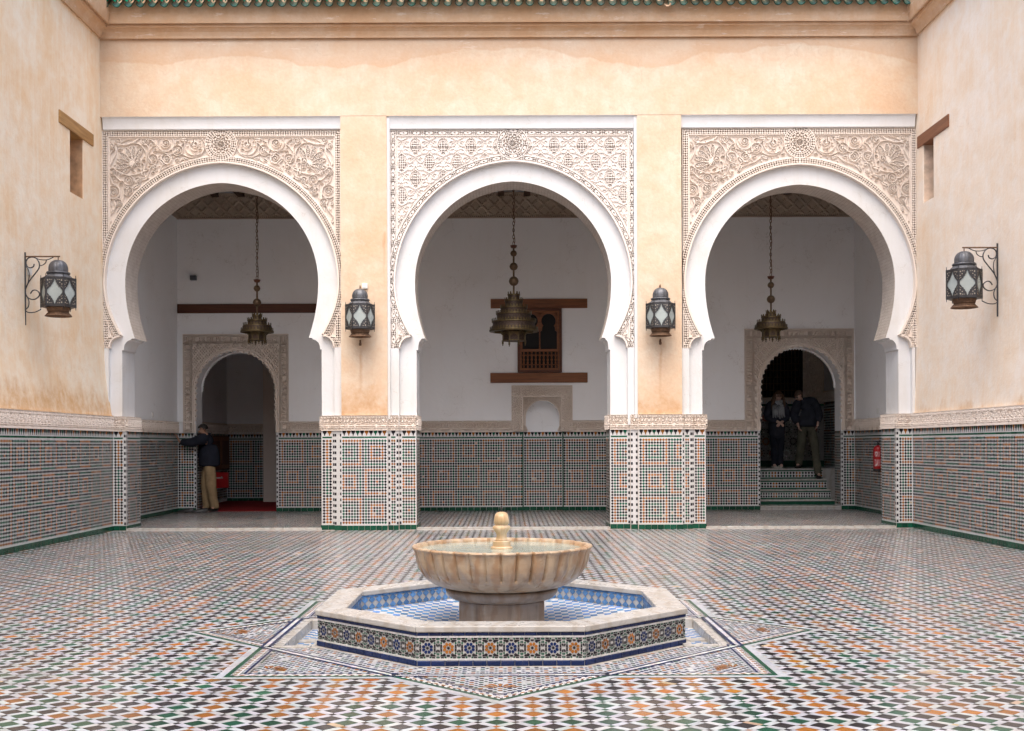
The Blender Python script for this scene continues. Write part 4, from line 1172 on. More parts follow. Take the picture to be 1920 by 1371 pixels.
# gallery dado
def gd(name_parent, o, d, L, cor=(False, False), zt=1.547, fr=True, base=True, z0=ZG + .072):
    ux = Vector((d[0], d[1], 0)).normalized(); n = Vector((ux.y, -ux.x, 0))
    p = dado_panel('mosaic_panel', gal, (o[0] + n.x * .002, o[1] + n.y * .002), d, L, zb=z0, zt=zt, corner=cor, pitch=0.0485)
    p.location = (0, -YB, 0)
    if fr:
        f = frieze('frieze', gal, (o[0] + n.x * .002, o[1] + n.y * .002), d, L, z0=zt, h=.216, mat=M_stucco_g, res=.0115)
        f.location = (o[0] + n.x * .002, o[1] + n.y * .002 - YB, zt + .216)
    if base:
        hold = empty('tile_base', (0, -YB, 0), parent=gal)
        tile_row('base_tile', hold, (o[0] - n.x * .001, o[1] - n.y * .001), d, L, ZG, .072, .12, .014, G_green, 'g')
gd('', (GXL, YB - .004), (1, 0), PL['c'] - PL['r'] - .02 - GXL, (False, True), fr=False)
gd('', (PL['c'] + PL['r'] + .02, YB - .004), (1, 0), bx(981) - (PL['c'] + PL['r'] + .02), (True, False), fr=False)
gd('', (bx(981), YB + .045), (1, 0), bx(1055) - bx(981), fr=False)
gd('', (bx(1055), YB - .004), (1, 0), PR['c'] - PR['r'] - .02 - bx(1055), (False, True), fr=False)
gd('', (PR['c'] + PR['r'] + .02, YB - .004), (1, 0), GXR - (PR['c'] + PR['r'] + .02), (True, False), fr=False)
for xa, xb in ((bx(541) + .006, bx(960) - .006), (bx(1073) + .006, bx(1397) - .006)):
    f = frieze('frieze', gal, (xa, YB - .002), (1, 0), xb - xa, z0=1.547, h=.216, mat=M_stucco_g, res=.0105); f.location = (xa, -.002, 1.763)
gd('', (GXL + .002, YF + .78), (0, 1), YB - YF - .78)
gd('', (GXR - .002, YB), (0, -1), YB - YF - .78)
# green upright borders beside the niche
for u in (980.3, 1055.5):
    m = MB(); m.box(bx(u) - .012, bx(u) + .012, YB - .012, YB + .05, ZG, 1.547); o = m.build('tile_border', G_green, gal, loc=(0, -YB, 0))
# carved frieze under the ceiling
def ceil_frieze(L):
    c = Carve(0, L * 50, 0, 25, 1.0); X, Y = c.X, c.Y
    a = np.cos(X * 2*np.pi/12) + np.cos((Y - 12.5) * 2*np.pi/12)
    c.H = np.where(np.abs(a) < .4, 1.0, np.where(np.hypot((X % 6) - 3, (Y % 6) - 3) < 1.4, 0.8, 0.25))
    c.H = np.where((Y < 2) | (Y > 23), 1.0, np.where((Y < 4) | (Y > 21), (X % 2 < 1) * 0.8, c.H))
    return c
M_cfr = stucco('brown_stucco', (0.50, 0.41, 0.33), (0.38, 0.29, 0.22))
me = ceil_frieze(GXR - GXL).mesh('ceiling_frieze', M_cfr, .02, .02, .03)
obj('ceiling_frieze', me, gal, (GXL, -.004, ZGT - .06), kind='stuff')
me = ceil_frieze(YB - YF - .78).mesh('ceiling_frieze', M_cfr, .02, .02, .03)
obj('ceiling_frieze', me, gal, (GXL + .004, YF + .78 - YB, ZGT - .06), (0, 0, R(90)), kind='stuff')
obj('ceiling_frieze', me, gal, (GXR - .004, 0, ZGT - .06), (0, 0, R(-90)), kind='stuff')

# room behind the left doorway
rm = empty('side_room', (0, YB, 0), 0, 'dark white-walled room with red carpet seen through the carved doorway', 'room')
def rbox(name, mat, x0, x1, y0, y1, z0, z1, parent=None):
    m = MB(); m.box(x0, x1, y0 - YB, y1 - YB, z0, z1); return m.build(name, mat, parent or rm)
YR = 26.1
rbox('back_wall', M_gwhite, -7.2, -3.4, YR, YR + .3, -.02, 5.2)
rbox('left_wall', M_gwhite, -7.2, -6.42, y1w, YR, -.02, 5.2)
rbox('right_wall', M_gwhite, -4.35, -3.9, y1w, YR, -.02, 5.2)
rbox('ceiling', M_ceil, -7.2, -3.9, y1w - .01, YR + .1, 4.4, 4.6)
rbox('floor', M_marble, -7.2, -3.4, YB, YR + .1, -.03, ZG - .006)
rbox('carpet', M_carpet, -6.40, -4.36, YB + .1, YR - .05, ZG - .006, ZG + .012)
rbox('column', M_stucco_g, FX(497, YR - .4), FX(526, YR - .4), YR - .6, YR, 0, 4.4)
def room_dado(par, o, d, L, zb, zt, dz=0.0):
    ux = Vector((d[0], d[1], 0)); n = Vector((ux.y, -ux.x, 0))
    p = dado_panel('mosaic_panel', par, (o[0] + n.x*.003, o[1] + n.y*.003), d, L, zb=zb, zt=zt, pitch=.056); p.location = (0, -YB, 0)
    f = frieze('frieze', par, o, d, L, z0=zt, h=.24, mat=M_stucco_g, res=.016); f.location = (o[0] + n.x*.002, o[1] + n.y*.002 - YB, zt + .24)
room_dado(rm, (-6.42, YR), (1, 0), 2.06, .1, 1.56)
room_dado(rm, (-6.42, y1w), (0, 1), YR - y1w, .1, 1.56)
hold = empty('tile_base', (0, -YB, 0), parent=rm)
tile_row('base_tile', hold, (-6.42, YR - .001), (1, 0), 2.06, ZG, .075, .12, .014, G_green, 'g')
# hall behind the right doorway: stairs, grille, carved blind arch
hl = empty('stair_hall', (0, YB, 0), 0, 'dim hall with mosaic wall and iron grille at the top of the stairs', 'room')
YH = 25.0; ZH = 0.79
hx0, hx1 = PR['c'] - PR['r'] - .02, PR['c'] + PR['r'] + .02
rbox('back_wall', M_stucco_g, 3.6, 8.0, YH, YH + .3, -.02, 5.0, hl)
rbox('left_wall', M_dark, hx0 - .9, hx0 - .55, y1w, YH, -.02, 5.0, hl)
rbox('right_wall', M_gwhite, hx1 + .5, hx1 + .9, y1w, YH, -.02, 5.0, hl)
rbox('ceiling', M_ceil, 3.6, 8.0, y1w - .01, YH + .1, 4.35, 4.6, hl)
rbox('landing', M_marble, hx0 - .9, hx1 + .9, YB + 1.5, YH + .1, -.02, ZH - .002, hl)
# rosette mosaic
def rosette_wall(L, zb, zt):
    m = MB(); m.face([(0, 0, zb), (L, 0, zb), (L, 0, zt), (0, 0, zt)], 0, (.30, .29, .28))
    rng = random.Random(5)
    def ros(cx, cz, r, col):
        for k in range(12):
            a = k * math.pi / 6
            for q0, q1, w, cc in ((.30, .62, .26, col), (.66, .98, .20, rng.choice((C_BLACK, C_WHITE, C_GREEN)))):
                c, s = math.cos(a), math.sin(a); tx, tz = -s, c
                pts = [(cx + c*r*q0, cz + s*r*q0), (cx + c*r*(q0+q1)/2 + tx*r*w*.4, cz + s*r*(q0+q1)/2 + tz*r*w*.4), (cx + c*r*q1, cz + s*r*q1), (cx + c*r*(q0+q1)/2 - tx*r*w*.4, cz + s*r*(q0+q1)/2 - tz*r*w*.4)]
                m.face([(x, -.002, z) for x, z in pts][::-1], 0, jit(cc))
    z = zb + .16; j = 0
    while z < zt - .1:
        x = .14 + (j % 2) * .15
        while x < L - .1:
            ros(x, z, .145, rng.choice((C_OCHRE, (.30, .06, .03), C_GREEN, C_BLACK, C_WHITE))); x += .30
        z += .26; j += 1
    return m
zb_, zt_ = ZH + .14, 2.12
o = rosette_wall(hx1 - hx0 + .9, zb_, zt_).build('rosette_mosaic', M_tile, hl, color=True, loc=(hx0 - .4, YH - .004 - YB, 0), kind='stuff')
rbox('teal_border', G_green, hx0 - .4, hx1 + .5, YH - .02, YH, ZH, zb_, hl)
rbox('teal_border', G_green, hx0 - .4, hx1 + .5, YH - .012, YH, zt_, zt_ + .05, hl)
# white merlons on top
m = MB()
x = hx0 - .4
while x < hx1 + .45:
    m.face([(x, YH - .006 - YB, zt_ + .052), (x + .05, YH - .006 - YB, zt_ + .052), (x + .025, YH - .006 - YB, zt_ + .14)], 0, C_WHITE); x += .062
m.build('merlons', M_tile, hl, color=True, kind='stuff')
# iron grille
gx0, gx1 = FX(1425, YH), FX(1497, YH); gz0, gz1 = 2.32, 4.2
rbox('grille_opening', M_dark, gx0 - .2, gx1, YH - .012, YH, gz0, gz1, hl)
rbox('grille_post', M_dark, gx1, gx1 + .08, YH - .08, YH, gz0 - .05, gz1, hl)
gr = empty('iron_grille', (0, 0, 0), parent=hl)
for k in range(13):
    x = gx0 - .1 + (gx1 - gx0 + .1) * k / 12
    m = MB(); m.tube([(x, YH - .05 - YB, gz0), (x, YH - .05 - YB, gz1)], .009, 5); m.build('grille_bar', M_bronze, gr)
for k in range(14):
    z = gz0 + (gz1 - gz0) * k / 13
    m = MB(); m.tube([(gx0 - .1, YH - .058 - YB, z), (gx1, YH - .058 - YB, z)], .009, 5); m.build('grille_bar', M_bronze, gr)
# carved blind arch to the right of the grille
c = Carve(0, 72, 0, 120, 1.2); X, Y = c.X, c.Y
rr = np.where(Y < 40, np.hypot(X - 36, Y - 40), np.abs(X - 36))
nt_ = np.cos(X * .9 + np.sin(Y * .7)) * np.cos(Y * .8 + np.sin(X * .6))
c.H = np.where(np.abs(rr - 25) < 1.5, 1.0, np.where(nt_ > 0.1, 0.1, 0.8)); c.H = np.where((X < 2) | (X > 70) | (Y > 117), 1.0, c.H)
obj('carved_blind_arch', c.mesh('carved_blind_arch', M_stucco_g, .0118, .0118, .03), hl, (FX(1504, YH), YH - .01 - YB, 2.32 + 1.42), kind='stuff')
f = frieze('frieze', hl, (FX(1504, YH), YH - .012), (1, 0), .9, z0=2.19, h=.226, mat=M_stucco_g, res=.014); f.location = (FX(1504, YH), YH - .012 - YB, 2.40)
# side jamb mosaics
room_dado(hl, (hx1 + .5, YH), (0, -1), 1.6, ZH, 2.2)
for xj, dr, y0j in ((hx0, (0, 1), YB), (hx1, (0, -1), YB + .42)):
    p = dado_panel('mosaic_panel', hl, (xj + (.003 if dr[1] > 0 else -.003), y0j), dr, .42, zb=.1, zt=1.547, corner=(True, False) if dr[1] > 0 else (False, True), pitch=.05); p.location = (0, -YB, 0)
for xj, dr, y0j in ((PL['c'] - PL['r'] - .02, (0, 1), YB), (PL['c'] + PL['r'] + .02, (0, -1), YB + .42)):
    p = dado_panel('mosaic_panel', rm, (xj + (.003 if dr[1] > 0 else -.003), y0j), dr, .42, zb=.06, zt=1.547, corner=(True, False) if dr[1] > 0 else (False, True), pitch=.05); p.location = (0, -YB, 0)
# stairs
st = empty('staircase', (PR['c'], YB, 0), 0, 'short marble stair with mosaic risers rising through the right carved doorway', 'stairs')
tops = [0.10, 0.20, 0.385, 0.585, 0.79]
sx0, sx1 = hx0 + .002 - PR['c'], hx1 - .002 - PR['c']
for k, z in enumerate(tops):
    y = 0.03 + 0.0 * k if k == 0 else 0.12 + 0.29 * k
    zb0 = ZG if k == 0 else tops[k-1]
    if k == 0: y = -0.02
    m = MB(); m.box(sx0, sx1, y + .012, 1.60, zb0 - .02, z - .03); m.build('riser_core', M_gwhite, st)
    m = MB(); m.box(sx0, sx1, y - .012, 1.61 + k * .002, z - .03, z); bevel_mod(m.build('tread', M_marble, st), .006)
    if k >= 2:
        r = MB()
        h = z - .03 - zb0
        r.face([(sx0, y + .010, zb0), (sx1, y + .010, zb0), (sx1, y + .010, z - .03), (sx0, y + .010, z - .03)], 0, C_WHITE)
        for za, zb2 in ((zb0, zb0 + .026), (z - .056, z - .031)):
            r.face([(sx0, y + .008, za), (sx1, y + .008, za), (sx1, y + .008, zb2), (sx0, y + .008, zb2)], 0, C_GREEN)
        nn_ = 2; pz = (h - .055) / nn_; nx_ = int((sx1 - sx0) / pz)
        for i in range(nx_):
            for j in range(nn_):
                cx = sx0 + (i + .5) * (sx1 - sx0) / nx_; cz_ = zb0 + .027 + (j + .5) * pz; q = pz * .46
                col = C_OCHRE if (i // 2) % 4 == 0 else random.choice((C_BLACK, C_BLACK, C_GREEN))
                r.face([(cx, y + .006, cz_ - q), (cx + q, y + .006, cz_), (cx, y + .006, cz_ + q), (cx - q, y + .006, cz_)], 0, jit(col))
        r.build('riser_mosaic', M_tile, st, color=True, kind='stuff')
    elif k == 1:
        m = MB(); m.box(sx0, sx1, y + .004, y + .014, zb0, z - .03); m.build('riser', G_green, st)
    else:
        m = MB(); m.box(sx0, sx1, y + .002, y + .014, ZG, z - .03); m.build('riser', M_marble, st)

# ---------------------------------------------------------------- timber on the back wall
def timber(name, u0, u1, v0, v1, label, mat=None, proud=.035):
    m = MB(); m.box(bx(u0) - bx((u0+u1)/2), bx(u1) - bx((u0+u1)/2), -proud, .0, bz(v1) - bz((v0+v1)/2), bz(v0) - bz((v0+v1)/2))
    o = m.build(name, mat or M_wood, None, loc=(bx((u0+u1)/2), YB, bz((v0+v1)/2))); bevel_mod(o, .006)
    tag(o, label, 'beam'); return o
timber('wall_beam', 334, 700, 568.5, 585.5, 'long dark wooden beam let into the wall above the left doorway', M_woodd)
timber('wall_beam', 921, 1102, 561, 578.5, 'cedar beam set above the small wooden gallery window', M_wood)
timber('wall_beam', 920, 1102, 699.5, 718, 'cedar beam set below the small wooden gallery window', M_wood)

# ---------------------------------------------------------------- ground and courtyard floor
FCX, FCY = -0.045, 7.90
m = MB(); m.box(-150, 150, -150, 150, -0.40, -0.30)
tag(m.build('ground', simple('earth', (0.25, 0.19, 0.13), 0.95)), kind='structure')
pits = [(FCX - 1.41, FCX - 1.225, FCY - .53, FCY + .53), (FCX + 1.225, FCX + 1.41, FCY - .53, FCY + .53)]
xb_ = [-6.8, pits[0][0], pits[0][1], pits[1][0], pits[1][1], 6.9]; yb_ = [Y_BACK - .3, FCY - .53, FCY + .53, YF + .16]
m = MB()
for i in range(5):
    for j in range(3):
        if j == 1 and i in (1, 3): continue
        m.box(xb_[i], xb_[i+1], yb_[j], yb_[j+1], -.16, 0.0)
floor = m.build('floor', M_grout); tag(floor, kind='structure')

# eight-pointed star round the fountain
SQ, TIP = 1.555, 2.17
SCY = FCY + .04
def star_poly(sq, tip):
    """outline of square + diamond, centred on the fountain"""
    pts = []
    q = tip - sq
    base = [(tip, 0), (sq, q), (sq, sq), (q, sq)]
    for k in range(4):
        c, s = [(1, 0), (0, 1), (-1, 0), (0, -1)][k]
        for x, y in base: pts.append((FCX + c * x - s * y, SCY + s * x + c * y))
    return pts
def offset_star(d): return star_poly(SQ - d, TIP - d * math.sqrt(2))
SP0 = star_poly(SQ, TIP)
def star_sd(x, y):
    ax, ay = abs(x - FCX), abs(y - SCY)
    return max(SQ - max(ax, ay), (TIP - ax - ay) / math.sqrt(2))
PXF, PYF = 0.176, 0.1635
def floor_color(i2, j2):
    """i2, j2 half-lattice indices"""
    if (i2 % 2) and (j2 % 2): return C_BLACK
    i, j = i2 // 2, j2 // 2
    d = max(abs(i % 8 - 4), abs((j + 3) % 8 - 4))
    if (i // 8 + (j + 3) // 8) % 3 == 2: d += 1
    return C_OCHRE if d in (1, 3, 4) and (i * 7 + j * 3) % 7 else (C_GREEN if d else C_OCHRE)
def floor_region(x0, x1, y0, y1, z, skip, mbx, singles=None, px=PXF, py=PYF, ox=0.12, oy=5.335):
    a = 0.325; b = 0.120; g = 0.007
    i0, i1 = int(math.floor((x0 - ox) / px)) - 1, int(math.ceil((x1 - ox) / px)) + 1
    j0, j1 = int(math.floor((y0 - oy) / py)) - 1, int(math.ceil((y1 - oy) / py)) + 1
    def add(pts, col):
        cx = sum(p[0] for p in pts) / len(pts); cy = sum(p[1] for p in pts) / len(pts)
        if not (x0 < cx < x1 and y0 < cy < y1) or skip(cx, cy): return
        dz = z + random.uniform(-.0005, .0005)
        tx, ty = random.uniform(-.010, .010), random.uniform(-.010, .010)
        if random.random() < .006: col = jit((.42, .31, .22))
        pts = [(min(max(p[0], x0), x1), min(max(p[1], y0), y1)) for p in pts]
        mbx.face([(p[0], p[1], dz + (p[0]-cx)*tx + (p[1]-cy)*ty) for p in pts], 0, col)
    for i in range(i0, i1 + 1):
        for j in range(j0, j1 + 1):
            for o in (0, 1):
                cx, cy = ox + (i + .5 * o) * px, oy + (j + .5 * o) * py
                col = floor_color(2 * i + o, 2 * j + o)
                if singles is not None and (i, j, o) in singles: pass
                else: add([(cx - (a-g)*px, cy), (cx, cy - (a-g)*py), (cx + (a-g)*px, cy), (cx, cy + (a-g)*py)], jit(col, .42))
            # small diamonds take the colour of their column neighbours
            for (dx, dy, cc) in ((.5, 0, C_BLACK), (0, .5, floor_color(2*i, 2*j))):
                cx, cy = ox + (i + dx) * px, oy + (j + dy) * py
                add([(cx - (b-.006)*px, cy), (cx, cy - (b-.006)*py), (cx + (b-.006)*px, cy), (cx, cy + (b-.006)*py)], jit(cc, .28))
            for sx in (1, -1):
                for sy in (1, -1):
                    e = a + g * .6; s_ = .5 - b - g * .6
                    pts = [(e, 0 + g), (s_, 0 + g), (.5 - g, b + g*.6), (.5 - g, .5 - e), (.5 - e, .5 - g), (b + g*.6, .5 - g), (0 + g, s_), (0 + g, e)]
                    q = [(ox + (i + sx * x) * px, oy + (j + sy * y) * py) for x, y in pts]
                    if sx * sy < 0: q = q[::-1]
                    add(q, jit(C_FW, .14))
# which lattice tiles become separate objects: the nearest ones in view
cand = []
for i in range(-20, 21):
    for j in range(-3, 14):
        for o in (0, 1):
            cx, cy = 0.12 + (i + .5*o) * PXF, 5.335 + (j + .5*o) * PYF
            if cy > 5.05 and abs(cx) < cy * .452 and star_sd(cx, cy) < -.1: cand.append((cy, abs(cx), i, j, o, cx, cy))
cand.sort(); cand = cand[:300]
singles = {(c[2], c[3], c[4]) for c in cand}
fm = MB()
floor_region(XL + .01, XR - .01, 3.2, YF - .02, .003, lambda x, y: star_sd(x, y) > -.03, fm, singles)
fm.build('floor_mosaic', M_floor, floor, color=True, kind='stuff')
_ft = {}
for (_, _, i, j, o, cx, cy) in cand:
    col = floor_color(2*i + o, 2*j + o); mt = {C_BLACK: G_black, C_GREEN: G_green, C_OCHRE: G_ochre}[col]
    if mt.name not in _ft:
        mm = MB(); a = .318; e = .012
        lo = [(-a*PXF, 0), (0, -a*PYF), (a*PXF, 0), (0, a*PYF)]; hi = [(x*(1-e*4), y*(1-e*4)) for x, y in lo]
        mm.v = [(x, y, 0) for x, y in lo] + [(x, y, .0025) for x, y in lo] + [(x, y, .0035) for x, y in hi]
        mm.idx((8, 9, 10, 11))
        for k in range(4): mm.idx((k, (k+1) % 4, 4 + (k+1) % 4, 4 + k)); mm.idx((4 + k, 4 + (k+1) % 4, 8 + (k+1) % 4, 8 + k))
        _ft[mt.name] = mm.mesh('floor_tile', mt)
    obj('floor_tile', _ft[mt.name], floor, (cx, cy, 0.0), (random.uniform(-.004, .004), random.uniform(-.004, .004), 0))

# star mosaic
sm = MB(); ds = [(-.055, 0.0, C_WHITE), (0.003, .028, C_GREEN), (.030, .055, C_WHITE)]
def strip(d0, d1, col, z):
    A, B = offset_star(d0), offset_star(d1)
    for k in range(16):
        k2 = (k + 1) % 16
        n = 6
        for q in range(n):
            t0, t1 = q / n, (q + 1) / n
            L = lambda P0, P1, t: (P0[0] + (P1[0]-P0[0])*t, P0[1] + (P1[1]-P0[1])*t, z)
            sm.face([L(A[k], A[k2], t0), L(A[k], A[k2], t1), L(B[k], B[k2], t1), L(B[k], B[k2], t0)], 0, jit(col, .12))
def dashes(d0, d1, c1, c2, z, step=.035):
    A, B = offset_star(d0), offset_star(d1)
    for k in range(16):
        k2 = (k + 1) % 16; ln = math.dist(A[k], A[k2]); n = max(2, int(ln / step))
        for q in range(n):
            t0, t1 = q / n, (q + 1) / n
            L = lambda P0, P1, t: (P0[0] + (P1[0]-P0[0])*t, P0[1] + (P1[1]-P0[1])*t, z)
            sm.face([L(A[k], A[k2], t0), L(A[k], A[k2], t1), L(B[k], B[k2], t1), L(B[k], B[k2], t0)], 0, jit(c1 if q % 2 else c2))
Z1 = .0045
strip(-.045, 0.0, C_FW, Z1); strip(.002, .028, C_GREEN, Z1)
dashes(.030, .046, C_WHITE, C_BLACK, Z1, .022); dashes(.047, .063, C_OCHRE, C_WHITE, Z1, .03); strip(.064, .074, C_WHITE, Z1); dashes(.075, .092, C_BLUE, C_WHITE, Z1, .026)
strip(.093, .105, C_BLUE, Z1)
OCT_A = 1.235
def in_fountain(x, y):
    ax, ay = abs(x - FCX), abs(y - FCY)
    if max(ax, ay) < OCT_A and (ax + ay) < OCT_A * math.sqrt(2): return True
    for p in pits:
        if p[0] - .06 < x < p[1] + .06 and p[2] - .06 < y < p[3] + .06: return True
    return False
# fine star-and-rosette infill
rngm = random.Random(11)
def infill():
    pm = .052
    n = int(TIP / pm) + 1
    for i in range(-n * 2, n * 2 + 1):
        for j in range(-n * 2, n * 2 + 1):
            x, y = FCX + i * pm * .5, SCY + j * pm * .5
            if (i + j) % 2: continue
            if star_sd(x, y) < .118 or in_fountain(x, y): continue
            for ddx in (0, 1): 
                xq, yq = x + ddx * pm * .5, y
                h_ = pm * .247
                sm.face([(xq - h_, yq - h_, Z1 - .001), (xq + h_, yq - h_, Z1 - .001), (xq + h_, yq + h_, Z1 - .001), (xq - h_, yq + h_, Z1 - .001)], 0, jit(C_FW, .05))
            ax, ay = x - FCX, y - SCY
            rr, th = math.hypot(ax, ay), math.atan2(ay, ax)
            k = math.cos(i * .5 * math.pi / 3) + math.cos(j * .5 * math.pi / 3)
            if i % 2 == 0:
                col = C_WHITE if rngm.random() < .10 else rngm.choice((C_BLUE, C_BLACK, C_GREEN, C_OCHRE, C_OCHRE))
                if k > 1.2: col = rngm.choice((C_OCHRE, C_BLUE))
            else: col = C_WHITE if rngm.random() < .24 else rngm.choice((C_BLUE, C_GREEN, C_BLACK))
            h = pm * .49 * .5 * 1.0
            s = h * 1.0
            if i % 2 == 0: pts = [(x - s, y - s*.5), (x - s*.5, y - s), (x + s*.5, y - s), (x + s, y - s*.5), (x + s, y + s*.5), (x + s*.5, y + s), (x - s*.5, y + s), (x - s, y + s*.5)]
            else: pts = [(x - s, y), (x, y - s), (x + s, y), (x, y + s)]
            sm.face([(p[0], p[1], Z1) for p in pts], 0, jit(col))
infill()
# ochre fans in the tips
for k in range(8):
    a0 = k * math.pi / 4; rt = (TIP - .30) if k % 2 == 0 else (SQ * math.sqrt(2) - .30)
    cx, cy = FCX + rt * math.cos(a0), SCY + rt * math.sin(a0)
    for q in range(7):
        a = a0 + math.pi + R(-66 + q * 22); L0, L1 = .025, .12
        c, s = math.cos(a), math.sin(a); tx, ty = -s * .012, c * .012
        sm.face([(cx + c*L0, cy + s*L0, Z1 + .001), (cx + c*.09 + tx, cy + s*.09 + ty, Z1 + .001), (cx + c*L1, cy + s*L1, Z1 + .001), (cx + c*.09 - tx, cy + s*.09 - ty, Z1 + .001)], 0, jit(C_OCHRE, .15))
# blue-and-white lines of the inner octagon
def line_strip(p, q, off, w, col, z):
    d = Vector((q[0]-p[0], q[1]-p[1])); L = d.length; d /= L; nrm = Vector((-d.y, d.x)); n = int(L / .05)
    for k in range(n):
        a, b = L * k / n, L * (k+1) / n - .002
        cs = [(p[0] + d.x*t + nrm.x*o, p[1] + d.y*t + nrm.y*o) for t, o in ((a, off), (b, off), (b, off+w), (a, off+w))]
        mx, my = sum(c_[0] for c_ in cs)/4, sum(c_[1] for c_ in cs)/4
        if in_fountain(mx, my): continue
        sm.face([(c_[0], c_[1], z) for c_ in cs], 0, jit(col if not (isinstance(col, list)) else col[k % 2]))
q_ = TIP - SQ
oc = [(SQ, q_), (q_, SQ), (-q_, SQ), (-SQ, q_), (-SQ, -q_), (-q_, -SQ), (q_, -SQ), (SQ, -q_)]
oc = [(FCX + x, SCY + y) for x, y in oc]
for k in range(8):
    p, q = oc[k], oc[(k+1) % 8]
    line_strip(p, q, .000, .020, C_BLUE, Z1 + .0012); line_strip(p, q, .022, .026, [C_WHITE, C_WHITE], Z1 + .0012); line_strip(p, q, .050, .020, C_BLUE, Z1 + .0012)
sm.build('star_mosaic', M_floor, floor, color=True, kind='stuff')

# sunken channels at both sides of the fountain
for p in pits:
    ch = empty('channel', (0, 0, 0), parent=floor)
    m = MB(); w = .03
    m.box(p[0] - .055, p[0] + .004, p[2] - .055, p[3] + .055, -.11, .012); m.box(p[1] - .004, p[1] + .02, p[2], p[3], -.11, .006)
    m.box(p[0] + .004, p[1] - .004, p[2] - .055, p[2] + .002, -.11, .010); m.box(p[0] + .004, p[1] - .004, p[3] - .002, p[3] + .055, -.11, .010)
    bevel_mod(m.build('kerb', M_marble, ch), .004)
    m = MB(); m.box(p[0], p[1], p[2], p[3], -.15, -.06); m.build('channel_bed', G_white, ch)
    m = MB(); n = 0
    for i in range(4):
        for j in range(22):
            x0, y0 = p[0] + .012 + i * .044, p[2] + .012 + j * .047
            if (i + j) % 2: m.face([(x0, y0, -.058), (x0 + .041, y0, -.058), (x0 + .041, y0 + .044, -.058), (x0, y0 + .044, -.058)], 0, jit(C_LBLUE))
    m.build('channel_mosaic', M_floor, ch, color=True, kind='stuff')
    m = MB(); yc = (p[2] + p[3]) / 2; m.box(p[0] + .004, p[1] - .004, yc - .05, yc + .05, -.0585, -.05); m.build('crossing_slab', M_marble, ch)

# marble thresholds and gallery floor
gf = empty('gallery_floor', (0, 0, 0)); tag(gf, kind='structure')
m = MB(); m.box(GXL - .3, GXR + .3, YF + .165, YB + .45, -.12, ZG - .004); m.build('floor_slab', M_grout, gf)
gm = MB()
floor_region(GXL, GXR, YF + .20, YB, ZG - .001, lambda x, y: y < YF + .80 and not any(a < x < b for a, b in ((FX(231), FX(601)), (FX(779), FX(1146)), (FX(1325), FX(1686)))), gm, None, .150, .140)
gm.build('floor_mosaic', M_floor, gf, color=True, kind='stuff')
for a, b in ((231.8, 600.3), (779.8, 1144.8), (1325.8, 1684.6)):
    n = 3
    for k in range(n):
        x0, x1 = FX(a) + (FX(b) - FX(a)) * k / n, FX(a) + (FX(b) - FX(a)) * (k + 1) / n
        m = MB(); m.box(x0 + .001, x1 - .001, YF + .10, YF + .20, -.02, ZG + .002); bevel_mod(m.build('threshold', M_marble, gf), .004)

# ---------------------------------------------------------------- fountain basin
fb = empty('fountain_basin', (FCX, FCY, 0), 0, 'low octagonal fountain basin faced with star mosaic under a white marble rim', 'fountain')
AO = 1.190; SIDE = 2 * AO * math.tan(math.pi / 8); Z_M0, Z_M1 = 0.200, 0.236
RIM_O, RIM_I = 1.209, 1.014
def octo(a, k, off=0): 
    R_ = a / math.cos(math.pi / 8); t = math.pi / 8 + k * math.pi / 4; return (R_ * math.cos(t), R_ * math.sin(t))
# core wall
m = MB()
for k in range(8):
    p, q = octo(AO, k), octo(AO, k + 1); pi, qi = octo(1.03, k), octo(1.03, k + 1)
    m.face([(p[0], p[1], -.1), (q[0], q[1], -.1), (q[0], q[1], Z_M0), (p[0], p[1], Z_M0)])
    m.face([(qi[0], qi[1], 0), (pi[0], pi[1], 0), (pi[0], pi[1], Z_M0), (qi[0], qi[1], Z_M0)])
m.build('wall', G_white, fb)
# marble rim slabs
for k in range(8):
    c0 = (k) * 1.0
    po, qo = octo(RIM_O, k), octo(RIM_O, k + 1); pi, qi = octo(RIM_I, k), octo(RIM_I, k + 1)
    def tr(a, b, t): return (a[0] + (b[0]-a[0]) * t, a[1] + (b[1]-a[1]) * t)
    e = .0012
    m = MB(); m.prism([tr(po, qo, e), tr(po, qo, 1-e), tr(pi, qi, 1-e), tr(pi, qi, e)], Z_M0, Z_M1 + random.uniform(-.0008, .0008), 'z')
    o = m.build('rim_slab', M_marble, fb, fix=True); bevel_mod(o, .006)

def facing(k):
    """empty at the left end of face k, x along the face, -y outwards"""
    p, q = octo(AO, k), octo(AO, k + 1)
    d = math.atan2(q[1] - p[1], q[0] - p[0])
    return p, d
